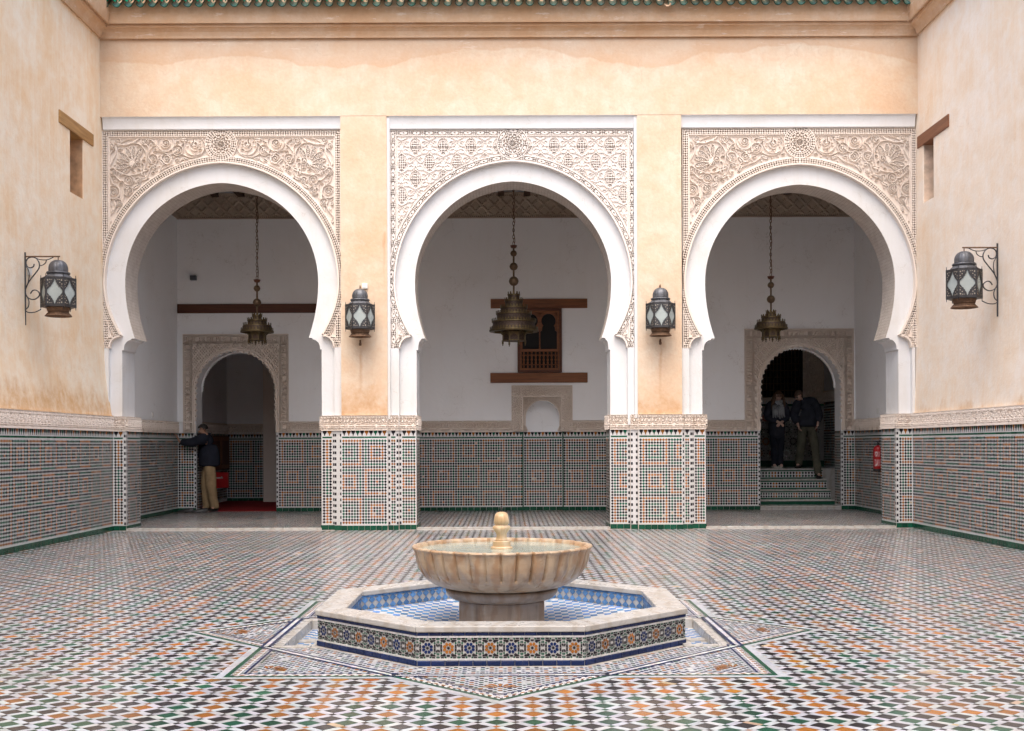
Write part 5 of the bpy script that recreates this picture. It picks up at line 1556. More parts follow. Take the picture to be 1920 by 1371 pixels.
# mosaic pieces of one rosette cell, centred, in the x-z plane
CW = SIDE / 8; CH = 0.121
def rosette_mesh(col, mat):
    m = MB()
    for k in range(8):
        a = math.pi / 8 + k * math.pi / 4
        pts = [(.0115, -.10), (.0135, .0), (.0115, .10)]
        def pol(r, da): return (r * math.cos(a + da), -.0018, r * math.sin(a + da))
        m.face([pol(.0140, -.24), pol(.0230, -.37), pol(.0310, -.28), pol(.0350, 0), pol(.0310, .28), pol(.0230, .37), pol(.0140, .24)][::-1])
    return m.mesh('rosette', mat)
ros_b, ros_o = rosette_mesh(C_BLUE, G_blue), rosette_mesh(C_OCHRE, G_ochre)
def cell_rest():
    """black star, hooked bands and green pieces between the rosettes"""
    m = MB(); y = -.0015
    n = 16
    m.face([((.0105 if k % 2 else .0070) * math.cos(2*math.pi*k/n), y, (.0105 if k % 2 else .0070) * math.sin(2*math.pi*k/n)) for k in range(n)][::-1], 0, C_BLACK)
    hw, hh = CW / 2, CH / 2
    def poly(pts, col):
        m.face([(x, y, z) for x, z in pts], 0, col)
    for sx in (1, -1):
        for sz in (1, -1):
            def S(pts): 
                q = [(sx * x, sz * z) for x, z in pts]
                return q if sx * sz > 0 else q[::-1]
            # bent black bands above and beside the rosette
            poly(S([(.0135, .0400), (.0255, .0285), (.0343, .0372), (.0343, .0485), (.0210, .0485)]), jit(C_BLACK))
            poly(S([(.0346, .0372), (.0346, .0485), (.0495, .0485), (.0420, .0372)]), jit(C_BLACK))
            poly(S([(.0372, .0012), (.0480, .0012), (.0480, .0165), (.0430, .0232), (.0372, .0180)]), jit(C_BLACK))
            poly(S([(.0485, .0190), (.0560, .0080), (.0608, .0090), (.0608, .0210), (.0540, .0270)]), jit(C_BLACK))
            poly(S([(.0000, .0395), (.0075, .0395), (.0110, .0450), (.0075, .0505), (.0000, .0505)]), jit(C_BLACK))
            # green
            poly(S([(.0385, .0245), (.0470, .0245), (.0480, .0330), (.0425, .0365), (.0370, .0320)]), jit(C_GREEN))
            poly(S([(.0520, .0310), (.0608, .0290), (.0608, .0400), (.0560, .0430)]), jit(C_GREEN))
            poly(S([(.0120, .0500), (.0190, .0480), (.0235, .0540), (.0190, .0600), (.0120, .0600)]), jit(C_GREEN))
            poly(S([(.0270, .0520), (.0430, .0520), (.0470, .0600), (.0250, .0600)]), jit(C_BLACK))
            poly(S([(.0510, .0500), (.0608, .0480), (.0608, .0600), (.0530, .0600)]), jit(C_GREEN))
    return m
rest_me = cell_rest().mesh('mosaic_cell', M_tile, color=True)
for k in range(8):
    p, d = facing(k)
    fc = empty('mosaic_face', (p[0], p[1], 0), d, parent=fb)
    for j in range(8):
        x = CW * (j + .5)
        obj('rosette', ros_b if j % 2 == 0 else ros_o, fc, (x, -.0015, .1055))
        obj('mosaic_cell', rest_me, fc, (x, -.0012, .1055), kind='stuff')
    tb = slab_mesh(SIDE / 12 - .003, .032, .010, G_blue, 'b'); tt = slab_mesh(SIDE / 14 - .0025, .019, .007, G_blue, 'b2'); tw_ = slab_mesh(SIDE / 16 - .002, .011, .005, G_white, 'w')
    for j in range(12): obj('base_tile', tb, fc, (SIDE / 12 * (j + .5), 0, .001), (random.uniform(-.01, .01), 0, 0))
    for j in range(14): obj('border_tile', tt, fc, (SIDE / 14 * (j + .5), 0, .1795), (random.uniform(-.01, .01), 0, 0))
    mm = MB()
    for j in range(16):
        for z in (.034, .167): mm.box(SIDE/16*j + .001, SIDE/16*(j+1) - .001, -.004, .001, z, z + .0105, 0, jit(C_WHITE, .1))
    mm.build('white_border', M_tile, fc, color=True, kind='stuff')
# inside: pale blue and white chequers
ZI = 0.085
m = MB(); AI = 1.028
m.face([(octo(AI, k)[0], octo(AI, k)[1], .006) for k in range(8)]); m.build('pool_bed', G_white, fb)
dm = MB(); dw, dh = .030, .0265
dm.face([(-dw, -.002, 0), (0, -.002, -dh), (dw, -.002, 0), (0, -.002, dh)])
for a, b in (((-dw, 0), (0, -dh)), ((0, -dh), (dw, 0)), ((dw, 0), (0, dh)), ((0, dh), (-dw, 0))):
    dm.face([(a[0], -.002, a[1]), (a[0], 0, a[1]), (b[0], 0, b[1]), (b[0], -.002, b[1])])
dia = dm.mesh('chequer_tile', G_lblue)
SI = 2 * AI * math.tan(math.pi / 8)
for k in range(8):
    p, q = octo(AI, k), octo(AI, k + 1); d = math.atan2(q[1]-p[1], q[0]-p[0])
    # face inwards: rotate by 180 deg
    fc = empty('pool_side', (q[0], q[1], 0), d + math.pi, parent=fb)
    n = int(SI / (2 * dw + .002)); w = SI / n
    for j in range(n):
        for r_ in range(2): obj('chequer_tile', dia, fc, (w * (j + .5), -.001, ZI + .028 + r_ * .0535))
    bt = slab_mesh(w - .002, .014, .004, G_lblue, 'lb')
    for j in range(n): obj('border_tile', bt, fc, (w * (j + .5), 0, .185))
# funnel-shaped bed of eight sloping mosaic sectors
pm_ = MB(); A0, A1, ZA, ZB = 1.022, .27, ZI + .012, .012
for k in range(8):
    t_ = math.pi / 4 * (k + 1); ux_, uy_ = -math.sin(t_), math.cos(t_); nx_, ny_ = math.cos(t_), math.sin(t_)
    def Q(s, a, dz=0.0): 
        f_ = (A0 - a) / (A0 - A1); return (nx_ * a + ux_ * s, ny_ * a + uy_ * s, ZA + (ZB - ZA) * f_ + dz)
    th = math.tan(math.pi / 8)
    pm_.face([Q(-A0*th, A0), Q(A0*th, A0), Q(A1*th, A1), Q(-A1*th, A1)][::-1], 0, C_WHITE)
    pd = .072
    for i in range(-9, 10):
        for j in range(0, 13):
            s_, a_ = i * pd, A0 - .018 - j * pd * .98
            for o_ in (0, .5):
                ss, aa = s_ + o_ * pd, a_ - o_ * pd * .98
                if aa < A1 + .02 or abs(ss) > aa * th - .012 : continue
                if o_: continue
                h_ = pd * .485
                pm_.face([Q(ss - h_, aa, .0015), Q(ss, aa - h_, .0015), Q(ss + h_, aa, .0015), Q(ss, min(A0, aa + h_), .0015)][::-1], 0, jit(C_LBLUE, .3))
pm_.build('pool_mosaic', M_floor, fb, color=True, kind='stuff')

# ---------------------------------------------------------------- the marble bowl standing in it
bw_ = empty('fountain_bowl', (FCX, FCY, ZI), 0, 'fluted stained marble bowl on a short pedestal filled with water', 'fountain bowl')
z0 = ZI
m = MB(); m.lathe([(.315, -.078), (.315, .148), (.30, .152)], 8, a0=math.pi / 8); bevel_mod(m.build('pedestal', M_pedestal, bw_), .006)
m = MB(); m.lathe([(.30, .150), (.325, .154), (.345, .160), (.372, .180), (.384, .200), (.390, .222), (.376, .230), (.33, .24)], 48); m.build('neck', M_pedestal, bw_, smooth=True)
NF = 36
def flute(r, z, a):
    zz = z + z0
    if zz < .385: return r
    k = min(1.0, (zz - .385) / .03)
    g = abs(math.sin(a * NF / 2))           # grooves where zero
    return r * (1 - 0.020 * k * (1 - g ** 0.55)) + 0.004 * k * g
prof = [(.33, .268), (.385, .272), (.43, .283), (.475, .302), (.515, .327), (.545, .355), (.567, .388), (.583, .420), (.594, .455), (.602, .490), (.609, .518), (.615, .535), (.622, .541), (.625, .549), (.620, .557), (.606, .559), (.592, .556), (.585, .545), (.575, .51), (.54, .44), (.45, .36), (.3, .32), (.05, .31)]
prof = [(r, z - .04) if i < 0 else (r, z) for i, (r, z) in enumerate(prof)]
prof = [(r, z - .035) for r, z in prof]
fine = []
for a, b in zip(prof[:-1], prof[1:]):
    for t in (0, .5): fine.append((a[0] + (b[0]-a[0])*t, a[1] + (b[1]-a[1])*t))
fine.append(prof[-1])
def flute2(r, z, a):
    zz = z + z0
    lo = .400 - .018 * abs(math.sin(a * NF / 2)) ** 1.5
    k = max(0.0, min(1.0, (zz - lo) / .014))
    g = abs(math.sin(a * NF / 2))
    w_ = .006 * math.sin(a * 3 + 1) + .005 * math.sin(a * 7 + 2.2) + .004 * math.sin(a * 13 + .5) + .003 * math.sin(a * 29 + z * 40)
    return r * (1 - (0.040 + 0.012 * math.sin(a * 5.3)) * k * (1 - g ** 0.33) + w_ * min(1, k + .3))
m = MB(); m.lathe(fine, NF * 8, mod=flute2); bo = m.build('bowl', M_bowl, bw_, smooth=False)
t = NT('fountain_water'); co = t.coord(kind='World')
t.set((0.50, 0.60, 0.54), 0.03, 0, 0.5); t.b.inputs['Transmission Weight'].default_value = 0.35; t.b.inputs['IOR'].default_value = 1.33
t.bump(t.noise(t.coord((1, 1, 1), 'World'), 14, 3, 0.5, 0.6), 0.25, 0.02)
m = MB(); n = 96
m.face([(.578 * math.cos(2*math.pi*k/n), .578 * math.sin(2*math.pi*k/n), .497) for k in range(n)]); m.build('water', t.m, bw_)
# finial and spout
fin = [(.076, .46), (.076, .505), (.070, .512), (.062, .514), (.062, .548), (.052, .552)]
m = MB(); m.lathe(fin, 24); m.build('finial_base', M_finial, bw_)
fv = [(.046, .552), (.041, .560), (.036, .582), (.041, .603), (.054, .622), (.062, .640), (.058, .652), (.045, .658), (.044, .664), (.054, .672), (.056, .690), (.051, .715), (.044, .734), (.030, .746), (.012, .751)]
m = MB(); m.lathe(fv, 64, mod=lambda r, z, a: r * (1 - .13 * (1 - abs(math.sin(a * 4 + .3)) ** .6)) + .0025 * math.sin(a * 2 + z * 60)); m.build('finial', M_finial, bw_, smooth=True)
m = MB(); m.tube([(0, 0, .745), (0, 0, .79)], .006, 8); m.tube([(-.012, 0, .778), (.012, 0, .778)], .004, 6); m.build('spout', M_iron, bw_)

# ---------------------------------------------------------------- wall lanterns
def hexpt(r, k, z, rot=0.0): 
    a = rot + k * math.pi / 3; return (r * math.cos(a), r * math.sin(a), z)
_lan = {}
def lantern_meshes():
    if _lan: return _lan
    S = .215      # corner radius of the cage
    zb, zt = 0.0, .375
    m = MB()      # dome, melon-ribbed
    dome = [(.140, .445), (.136, .452), (.120, .455)] + [(.118 * math.cos(R(a)) ** .75 + .004, .462 + .062 + .105 * math.sin(R(a))) for a in range(0, 91, 9)]
    dome = [(.120, .455), (.119, .47), (.120, .50)] + [(max(.006, .120 * math.cos(R(a)) ** .8), .50 + .112 * math.sin(R(a))) for a in range(8, 91, 8)]
    m.lathe(dome, 72, mod=lambda r, z, a: r * (1 - .045 * (1 - abs(math.sin(a * 6)) ** .5))); _lan['dome'] = m.mesh('dome', M_lead, smooth=True)
    m = MB(); m.lathe([(.125, .425), (.140, .428), (.147, .438), (.147, .446), (.140, .455), (.118, .458)], 36)
    m.lathe([(.182, .378), (.150, .408), (.130, .426)], 12, cap=False); _lan['collar'] = m.mesh('collar', M_lead, smooth=False)
    m = MB()      # cage: plates, posts
    for z, r, h in ((zb, S + .006, .012), (zt - .012, S + .006, .012)):
        m.prism([hexpt(r, k, 0)[:2] for k in range(6)], z, z + h, 'z')
    for k in range(6):
        p = hexpt(S, k, 0); m.tube([(p[0], p[1], zb), (p[0], p[1], zt)], .010, 6)
        m.tube([(p[0], p[1], zt), (p[0], p[1], zt + .04)], [.006, .003], 5); m.tube([(p[0], p[1], zb), (p[0], p[1], zb - .035)], [.006, .003], 5)
    _lan['cage'] = m.mesh('cage', M_iron)
    m = MB()      # skirt
    m.lathe([(.150, -.004), (.135, -.055)], 12, cap=False); m.lathe([(.118, -.052), (.128, -.062), (.172, -.112), (.166, -.114), (.10, -.066)], 12, cap=False); _lan['skirt'] = m.mesh('skirt', M_rust)
    # pierced plate with a cusped opening for one face
    w = S * .96 / 2; h = (zt - .024) / 2
    def opening(t):   # quarter: from (0,h0) to (w0,0)
        pass
    w0, h0 = w * .90, h * .93
    q = [(0, h0), (.10*w0, h0*.86), (.14*w0, h0*.74), (.30*w0, h0*.62), (.34*w0, h0*.52), (.46*w0, h0*.50), (.52*w0, h0*.38), (.68*w0, h0*.34), (.84*w0, h0*.20), (.97*w0, h0*.13), (w0, 0)]
    out = [(0, h)] + [(w * min(1, i / 4.0), h) for i in range(1, 5)] + [(w, h * (1 - i / 6.0)) for i in range(1, 7)]
    m = MB()
    for sx in (1, -1):
        for sz in (1, -1):
            for i in range(len(q) - 1):
                a, b, A, B = q[i], q[i+1], out[i], out[i+1]
                pts = [(sx*a[0], 0, sz*a[1]), (sx*b[0], 0, sz*b[1]), (sx*B[0], 0, sz*B[1]), (sx*A[0], 0, sz*A[1])]
                m.face(pts); m.face([(x, .004, z) for x, _, z in pts][::-1])
    _lan['plate'] = m.mesh('pierced_plate', M_iron)
    # scroll filigree dots in the corners
    f = MB()
    for sx in (1, -1):
        for sz in (1, -1):
            for (x, z, r) in ((.82, .80, .016), (.55, .84, .011), (.86, .52, .012), (.62, .64, .012), (.78, .36, .008), (.36, .84, .008), (.92, .30, .006)):
                n = 8; f.face([(sx*x*w + r*.62*math.cos(2*math.pi*k/n), -.0015, sz*z*h + r*.62*math.sin(2*math.pi*k/n)) for k in range(n)])
    _lan['filigree'] = f.mesh('filigree', simple('filigree_gap', (.30, .27, .23), .6))
    g = MB(); g.face([(-w, 0, -h), (w, 0, -h), (w, 0, h), (-w, 0, h)]); _lan['pane'] = g.mesh('pane', M_glass)
    return _lan
def lantern(loc, rz, label, group):
    L = lantern_meshes(); S = .215; ap = S * math.cos(R(30))
    root = empty('wall_lantern', loc, rz, label, 'lantern', group)
    for key in ('dome', 'collar', 'cage', 'skirt'): obj({'dome': 'dome', 'collar': 'collar', 'cage': 'cage', 'skirt': 'skirt'}[key], L[key], root)
    for k in range(6):
        a = R(60) * k + R(-90)
        zc_ = .1875
        pl_ = obj('pierced_plate', L['plate'], root, ((ap + .004) * math.cos(a), (ap + .004) * math.sin(a), zc_), (0, 0, a + R(90)))
        obj('filigree', L['filigree'], pl_)
        obj('pane', L['pane'], root, ((ap - .006) * math.cos(a), (ap - .006) * math.sin(a), zc_), (0, 0, a + R(90)))
    return root
def bez(pts, n=14):
    out = []
    for k in range(len(pts) - 1):
        p0 = pts[max(0, k-1)]; p1 = pts[k]; p2 = pts[k+1]; p3 = pts[min(len(pts)-1, k+2)]
        for j in range(n):
            t = j / n; out.append(tuple(.5 * (2*p1[m] + (p2[m]-p0[m])*t + (2*p0[m]-5*p1[m]+4*p2[m]-p3[m])*t*t + (3*p1[m]-p0[m]-3*p2[m]+p3[m])*t**3) for m in (0, 1)))
    out.append(pts[-1]); return out
def bracket(root, sx):
    """scrolled iron wall bracket; local x towards the courtyard is sx, origin at the hook"""
    k = .00750     # metres per drawing unit of 1/9.14
    def T(px, py): return (px, py)
    mm = lambda pts: [(-sx * (.425 - (x - 80) * .00077 * 1.0), 0, -(y - 160) * .00075) for x, y in pts]
    hk = (632, 160)
    def tubes(pts, r): 
        m.tube(mm(pts), r, 6)
    m = MB(); tubes([(80, 90), (80, 1340)], .010); m.build('bracket_post', M_iron, root)
    m = MB(); tubes([(80, 162), (660, 162)], .010); m.build('bracket_arm', M_rust, root)
    m = MB()
    tubes(bez([(230, 290), (215, 335), (165, 355), (110, 325), (95, 250), (130, 190), (200, 172), (270, 200), (315, 280), (310, 360), (250, 450), (150, 580), (100, 680), (80, 760), (110, 850), (180, 895), (250, 890), (310, 840), (310, 780), (260, 740), (205, 745), (165, 800)], 8), .008)
    tubes(bez([(265, 190), (330, 215), (430, 220), (500, 200), (560, 168)], 8), .006); tubes(bez([(435, 225), (420, 270), (380, 305), (330, 320)], 8), .006)
    tubes(bez([(95, 330), (135, 400), (145, 500), (120, 640)], 8), .006); tubes(bez([(110, 850), (140, 930), (130, 1020), (85, 1080), (130, 1120), (240, 1115), (340, 1070)], 8), .007)
    m.build('bracket_scroll', M_iron, root)
    m = MB(); m.tube([(0, 0, 0), (0, 0, -.05)], .007, 6); m.build('hook', M_rust, root)
# two on brackets along the side walls, two flat against the piers
ly, ry = 14.68, 14.60
zl = P(111, 481.5, ly)[1]
l1 = lantern((FX(110.5, ly), ly, 0), R(8), 'dark hexagonal wall lantern on a scrolled iron bracket beside the slit window with yellowed lintel', 'lanterns on scrolled wall brackets')
l1.location.z = P(110.5, 577, ly)[1]
b1 = empty('scroll_bracket', (0, 0, 0), parent=l1)
b1.location = (0, 0, .375 + .285); b1.rotation_euler = (0, 0, -R(8)); bracket(b1, 1)
l2 = lantern((FX(1809, ry), ry, 0), R(-10), 'dark hexagonal wall lantern on a scrolled iron bracket beside the slit window with brown lintel', 'lanterns on scrolled wall brackets')
l2.location.z = P(1809, 561, ry)[1]
b2 = empty('scroll_bracket', (0, 0, 0), parent=l2); b2.location = (0, 0, .375 + .285); b2.rotation_euler = (0, 0, R(10)); bracket(b2, -1)
yl = YF - .25
for u, v, rz, lab in ((676, 618, 6, 'dark hexagonal lantern on the salmon pier with a white switch box beside its dome'), (1239.5, 616, -4, 'dark hexagonal lantern on the salmon pier nearer the fire extinguisher')):
    o = lantern((FX(u, yl), yl, P(u, v, yl)[1]), R(rz), lab, 'lanterns on the piers')
    m = MB(); m.tube([(0, 0, .60), (0, 0, .64), (0, .05, .665), (0, .25, .665)], .008, 6); m.build('hanger', M_rust, o)
    m = MB(); m.tube([(0, .25, -.17), (0, .12, -.175), (0.0, .05, -.16), (0, .05, -.24)], .013, 8); m.lathe([(.013, -.24), (.02, -.235), (.02, -.20)], 10, 0, .05); m.build('support_arm', M_rust, o)
# switch boxes
def small_box(name, loc, size, mat, label, cat, bev=.006):
    m = MB(); m.box(-size[0]/2, size[0]/2, -size[1]/2, size[1]/2, 0, size[2]); o = m.build(name, mat, None, loc=loc); bevel_mod(o, bev)
    m = MB(); m.box(-size[0]*.25, size[0]*.25, -size[1]/2 - .004, -size[1]/2 + .002, size[2]*.25, size[2]*.75); m.build('cover', mat, o)
    tag(o, label, cat); return o
small_box('junction_box', (FX(685.5), YF - .018, FZ(541)), (.085, .04, .08), M_plastic, 'small white junction box on the salmon pier', 'junction box')
o = small_box('junction_box', (XL - .12, 14.80, FZ(513, 14.8)), (.03, .09, .10), M_plastic, 'small white junction box behind the lantern bracket by the yellowed lintel', 'junction box')
o = small_box('junction_box', (XR + .12, 14.40, FZ(487, 14.4)), (.03, .07, .09), M_plastic, 'small white junction box behind the lantern bracket by the brown lintel', 'junction box')
small_box('wall_socket', (GXL + .012, 20.4, FZ(781, 20.4)), (.02, .06, .10), M_plastic, 'small white socket on the shaded gallery side wall by the left doorway', 'socket')
small_box('wall_socket', (GXR - .012, 20.6, FZ(778, 20.6)), (.02, .06, .10), M_plastic, 'small white socket on the gallery side wall above the fire extinguisher', 'socket')
o = small_box('wall_light', (bx(365), YB - .05, bz(524)), (.11, .09, .09), M_lead, 'small grey wall light high above the left doorway', 'wall light')

# ---------------------------------------------------------------- hanging chandeliers
def tooth_ring(m, r, z, n, h, w, t=.004, tilt=.0):
    for k in range(n):
        a = 2 * math.pi * k / n; c, s = math.cos(a), math.sin(a); tx, ty = -s, c
        def q(o, zz, rr): return (c * rr + tx * o, s * rr + ty * o, zz)
        rr = r; r2 = r + tilt * h
        pts = [(-w/2, 0), (w/2, 0), (w*.32, h*.45), (w*.42, h*.65), (0, h), (-w*.42, h*.65), (-w*.32, h*.45)]
        A = [q(x, z + y, rr + tilt * y) for x, y in pts]; B = [q(x, z + y, rr - t + tilt * y) for x, y in pts]
        m.face(A); m.face(B[::-1])
def chandelier(loc, tiers, base, lant, balls, rod_top, label, cupz, group):
    root = empty('chandelier', loc, 0, label, 'chandelier', group)
    for i, (r, z, h) in enumerate(tiers):
        t_ = empty('tier', (0, 0, z), parent=root)
        m = MB(); m.lathe([(r * .96, -h), (r * .97, 0)], 36, cap=False); m.lathe([(r*.3, 0), (r * .97, 0.001)], 36, cap=False); m.build('pierced_drum', M_brassd, t_)
        m = MB(); m.lathe([(r, -.012), (r + .006, -.004), (r + .004, .012)], 36, cap=False); tooth_ring(m, r + .004, .008, max(10, int(r * 2 * math.pi / .052)), .05, .040, tilt=.1); m.build('crown', M_brass, t_)
    r, z = base
    t_ = empty('tray', (0, 0, z), parent=root)
    m = MB(); m.lathe([(r * .80, -.022), (r, -.018), (r + .006, 0), (r, .014), (r * .82, .016)], 44, cap=False); m.build('tray_ring', M_brass, t_)
    m = MB(); tooth_ring(m, r - .005, .012, int(r * 2 * math.pi / .056), .055, .045); m.build('crown', M_brass, t_)
    m = MB(); m.lathe([(r * .9, .012), (r * .88, .09)], 36, cap=False); m.build('pierced_drum', M_brassd, t_)
    r2, zt, zb2 = lant
    ln = empty('lower_lantern', (0, 0, 0), parent=root)
    m = MB(); m.lathe([(r2 * .96, zb2), (r2 * .96, zt)], 8, a0=R(22.5)); m.build('pierced_drum', M_brassd, ln)
    m = MB()
    for k in range(8):
        a = R(22.5) + k * R(45); c, s = math.cos(a), math.sin(a)
        m.tube([(c * r2, s * r2, zb2), (c * r2, s * r2, zt - .05), (c * (r2 + .05), s * (r2 + .05), zt), (c * r * .85, s * r * .85, z - .02)], .012, 5)
        a2 = a + R(22.5); ap = r2 * math.cos(R(22.5)) + .002; c2, s2 = math.cos(a2), math.sin(a2); tx, ty = -s2, c2; hw_ = r2 * math.sin(R(22.5))
        for (x0, x1, z0_, z1_) in ((-hw_, hw_, zb2, zb2 + .018), (-hw_, hw_, zt - .03, zt - .004)):
            m.face([(c2*ap + tx*x0, s2*ap + ty*x0, z0_), (c2*ap + tx*x1, s2*ap + ty*x1, z0_), (c2*ap + tx*x1, s2*ap + ty*x1, z1_), (c2*ap + tx*x0, s2*ap + ty*x0, z1_)])
        for sg in (1, -1):
            m.face([(c2*ap + tx*sg*hw_, s2*ap + ty*sg*hw_, zt - .03), (c2*ap + tx*sg*hw_, s2*ap + ty*sg*hw_, zt - .10), (c2*ap + tx*sg*hw_*.55, s2*ap + ty*sg*hw_*.55, zt - .065), (c2*ap, s2*ap, zt - .035)])
    m.build('lantern_frame', M_brass, ln)
    for k in range(8):
        m = MB()
        a = R(22.5) + k * R(45); c, s = math.cos(a) * (r2 + .005), math.sin(a) * (r2 + .005)
        m.lathe([(.004, zb2 - .075), (.010, zb2 - .066), (.006, zb2 - .052), (.017, zb2 - .036), (.017, zb2 - .022), (.008, zb2 - .012), (.020, zb2 - .004), (.016, zb2 + .006)], 8, c, s)
        m.build('pendant', M_brass, ln)
    for zz, rr in balls:
        m = MB(); m.lathe([(max(.004, rr * math.sin(R(a))), zz - rr * math.cos(R(a))) for a in range(0, 181, 15)], 20); m.lathe([(rr + .002, zz - .004), (rr + .002, zz + .004)], 20, cap=False); m.build('ball', M_bronze, root, smooth=True)
    m = MB(); m.tube([(0, 0, tiers[0][1]), (0, 0, cupz)], .016, 8); m.build('stem', M_bronze, root)
    m = MB(); m.lathe([(.015, cupz - .035), (.045, cupz - .025), (.062, cupz + .015), (.056, cupz + .02), (.03, cupz + .0)], 16); m.build('cup', M_woodd, root)
    # chain: one link mesh reused
    lk = MB(); n = 10
    pts = [(.016 * math.cos(2*math.pi*k/n), 0, .036 * math.sin(2*math.pi*k/n)) for k in range(n + 1)]
    lk.tube(pts, .0055, 5, cap=False); lme = lk.mesh('chain_link', M_rust)
    ch = empty('chain', (0, 0, 0), parent=root)
    z = cupz + .05; k = 0
    while z < rod_top:
        obj('chain_link', lme, ch, (0, 0, z), (0, 0, R(90) * (k % 2))); z += .058; k += 1
    m = MB(); m.tube([(.012 + .012 * math.sin(q * 1.3), .012, cupz + .02 + (rod_top - cupz) * q / 20) for q in range(21)], .006, 5); m.build('cable', M_rust, root)
    return root
YC = 19.8
k3 = YC / FPX
def cz_(v): return FZ(v, YC)
cu = 964.4
s3 = 1 / 5.715
def vv(y): return 430 + y * s3
tiers = [(.105, cz_(vv(705)), .07), (.157, cz_(vv(770)), .09), (.235, cz_(vv(845)), .10), (.307, cz_(vv(912)), .10), (.380, cz_(vv(995)), .10)]
chandelier((FX(cu, YC), YC, 0), tiers, (.424, cz_(vv(1088))), (.205, cz_(vv(1100)), cz_(vv(1200))), [(cz_(vv(260)), .056), (cz_(vv(400)), .070), (cz_(vv(557)), .084)], ZGT - .05,
           'large five-tiered brass chandelier hanging in the middle arch before the wooden window', cz_(vv(185)), 'brass chandeliers in the gallery')
s4 = 1 / 8.567
def v4(y): return 500 + y * s4
for (u, dv, lab) in ((483.0, 0.0, 'small brass chandelier hanging before the left doorway and its dark beam'), (1446.5, -2.5, 'small brass chandelier hanging before the doorway with the stairs')):
    dz = -dv * k3 + (u - U0) * ROLL * k3 * 0
    T4 = [(.081, cz_(v4(785)) + dz, .06), (.164, cz_(v4(858)) + dz, .07), (.237, cz_(v4(942)) + dz, .09)]
    chandelier((FX(u, YC), YC, 0), T4, (.283, cz_(v4(1030)) + dz), (.146, cz_(v4(1040)) + dz, cz_(v4(1170)) + dz), [(cz_(v4(335)) + dz, .056), (cz_(v4(562)) + dz, .070)], ZGT - .05, lab, cz_(v4(212)) + dz, 'brass chandeliers in the gallery')

# ---------------------------------------------------------------- wooden gallery window
wz0, wz1 = bz(699), bz(579); wx0, wx1 = bx(971), bx(1054); wcx = (wx0 + wx1) / 2
win = empty('wooden_window', (wcx, YB, wz0), 0, 'small carved wooden window with two keyhole arches and a turned balustrade', 'window')
W, Hh = wx1 - wx0, wz1 - wz0
m = MB(); m.box(-W/2 + .02, W/2 - .02, -.008, -.002, .02, Hh - .02); m.build('dark_opening', M_dark, win)
for (x0, x1, z0_, z1_) in ((-W/2, -W/2 + .045, 0, Hh), (W/2 - .045, W/2, 0, Hh), (-W/2 + .045, W/2 - .045, 0, .04), (-W/2 + .045, W/2 - .045, Hh - .04, Hh)):
    m = MB(); m.box(x0, x1, -.07, -.003, z0_, z1_); bevel_mod(m.build('outer_frame', M_woodd, win), .006)
iw = W/2 - .047
for (x0, x1, z0_, z1_) in ((-iw, -iw + .035, .042, Hh - .042), (iw - .035, iw, .042, Hh - .042), (-iw + .035, iw - .035, .042, .085), (-iw + .035, iw - .035, Hh - .075, Hh - .042), (-iw + .035, iw - .035, .40, .45)):
    m = MB(); m.box(x0, x1, -.055, -.004, z0_, z1_); bevel_mod(m.build('inner_frame', M_wood, win), .005)
# keyhole arch board
def keyhole(cx, hwid, z0_, z1_):
    m = MB(); n = 28
    rad = hwid * .80; zc2 = z1_ - rad - .03
    half = [(hwid * .93, z0_), (hwid * .93, zc2 - rad * 1.5), (hwid * .74, zc2 - rad * 1.35), (hwid * .70, zc2 - rad * .85)] + [(rad * math.cos(R(a)), zc2 + rad * math.sin(R(a))) for a in range(-42, 91, 6)]
    for sg in (1, -1):
        for a, b in zip(half[:-1], half[1:]):
            def outp(p): 
                return (hwid, p[1]) if p[1] <= zc2 + rad * .5 else (hwid * max(0.0, min(1, p[0] / (rad * .87))), z1_)
            A, B = outp(a), outp(b)
            q = [(cx + sg*a[0], -.04, a[1]), (cx + sg*A[0], -.04, A[1]), (cx + sg*B[0], -.04, B[1]), (cx + sg*b[0], -.04, b[1])]
            m.face(q); m.face([(x, -.012, z) for x, _, z in q][::-1])
            m.face([(cx + sg*a[0], -.04, a[1]), (cx + sg*b[0], -.04, b[1]), (cx + sg*b[0], -.012, b[1]), (cx + sg*a[0], -.012, a[1])])
        m.face([(cx + sg*hwid, -.04, zc2 + rad*.5), (cx + sg*hwid, -.04, z1_), (cx + sg*rad*.87, -.04, z1_)])
    return m.build('keyhole_board', M_wood, win)
ia = iw - .035
keyhole(-ia/2, ia/2 - .001, .45, Hh - .074); keyhole(ia/2, ia/2 - .001, .45, Hh - .074)
m = MB(); m.lathe([(.018, .45), (.018, .47), (.010, .50), (.014, .56), (.010, .60), (.02, .63)], 10, 0, -.05); m.build('turned_column', M_wood, win)
for k in range(9):
    x = -ia + 2 * ia * (k + .5) / 9
    m = MB(); m.lathe([(.010, .085), (.018, .11), (.009, .14), (.020, .18), (.011, .21), (.024, .245), (.011, .28), (.020, .31), (.009, .35), (.018, .38), (.010, .40)], 8, x, -.03); m.build('baluster', M_wood, win)
for z in (.15, .335):
    m = MB(); m.box(-ia, ia, -.036, -.024, z - .008, z + .008); m.build('balustrade_rail', M_wood, win)

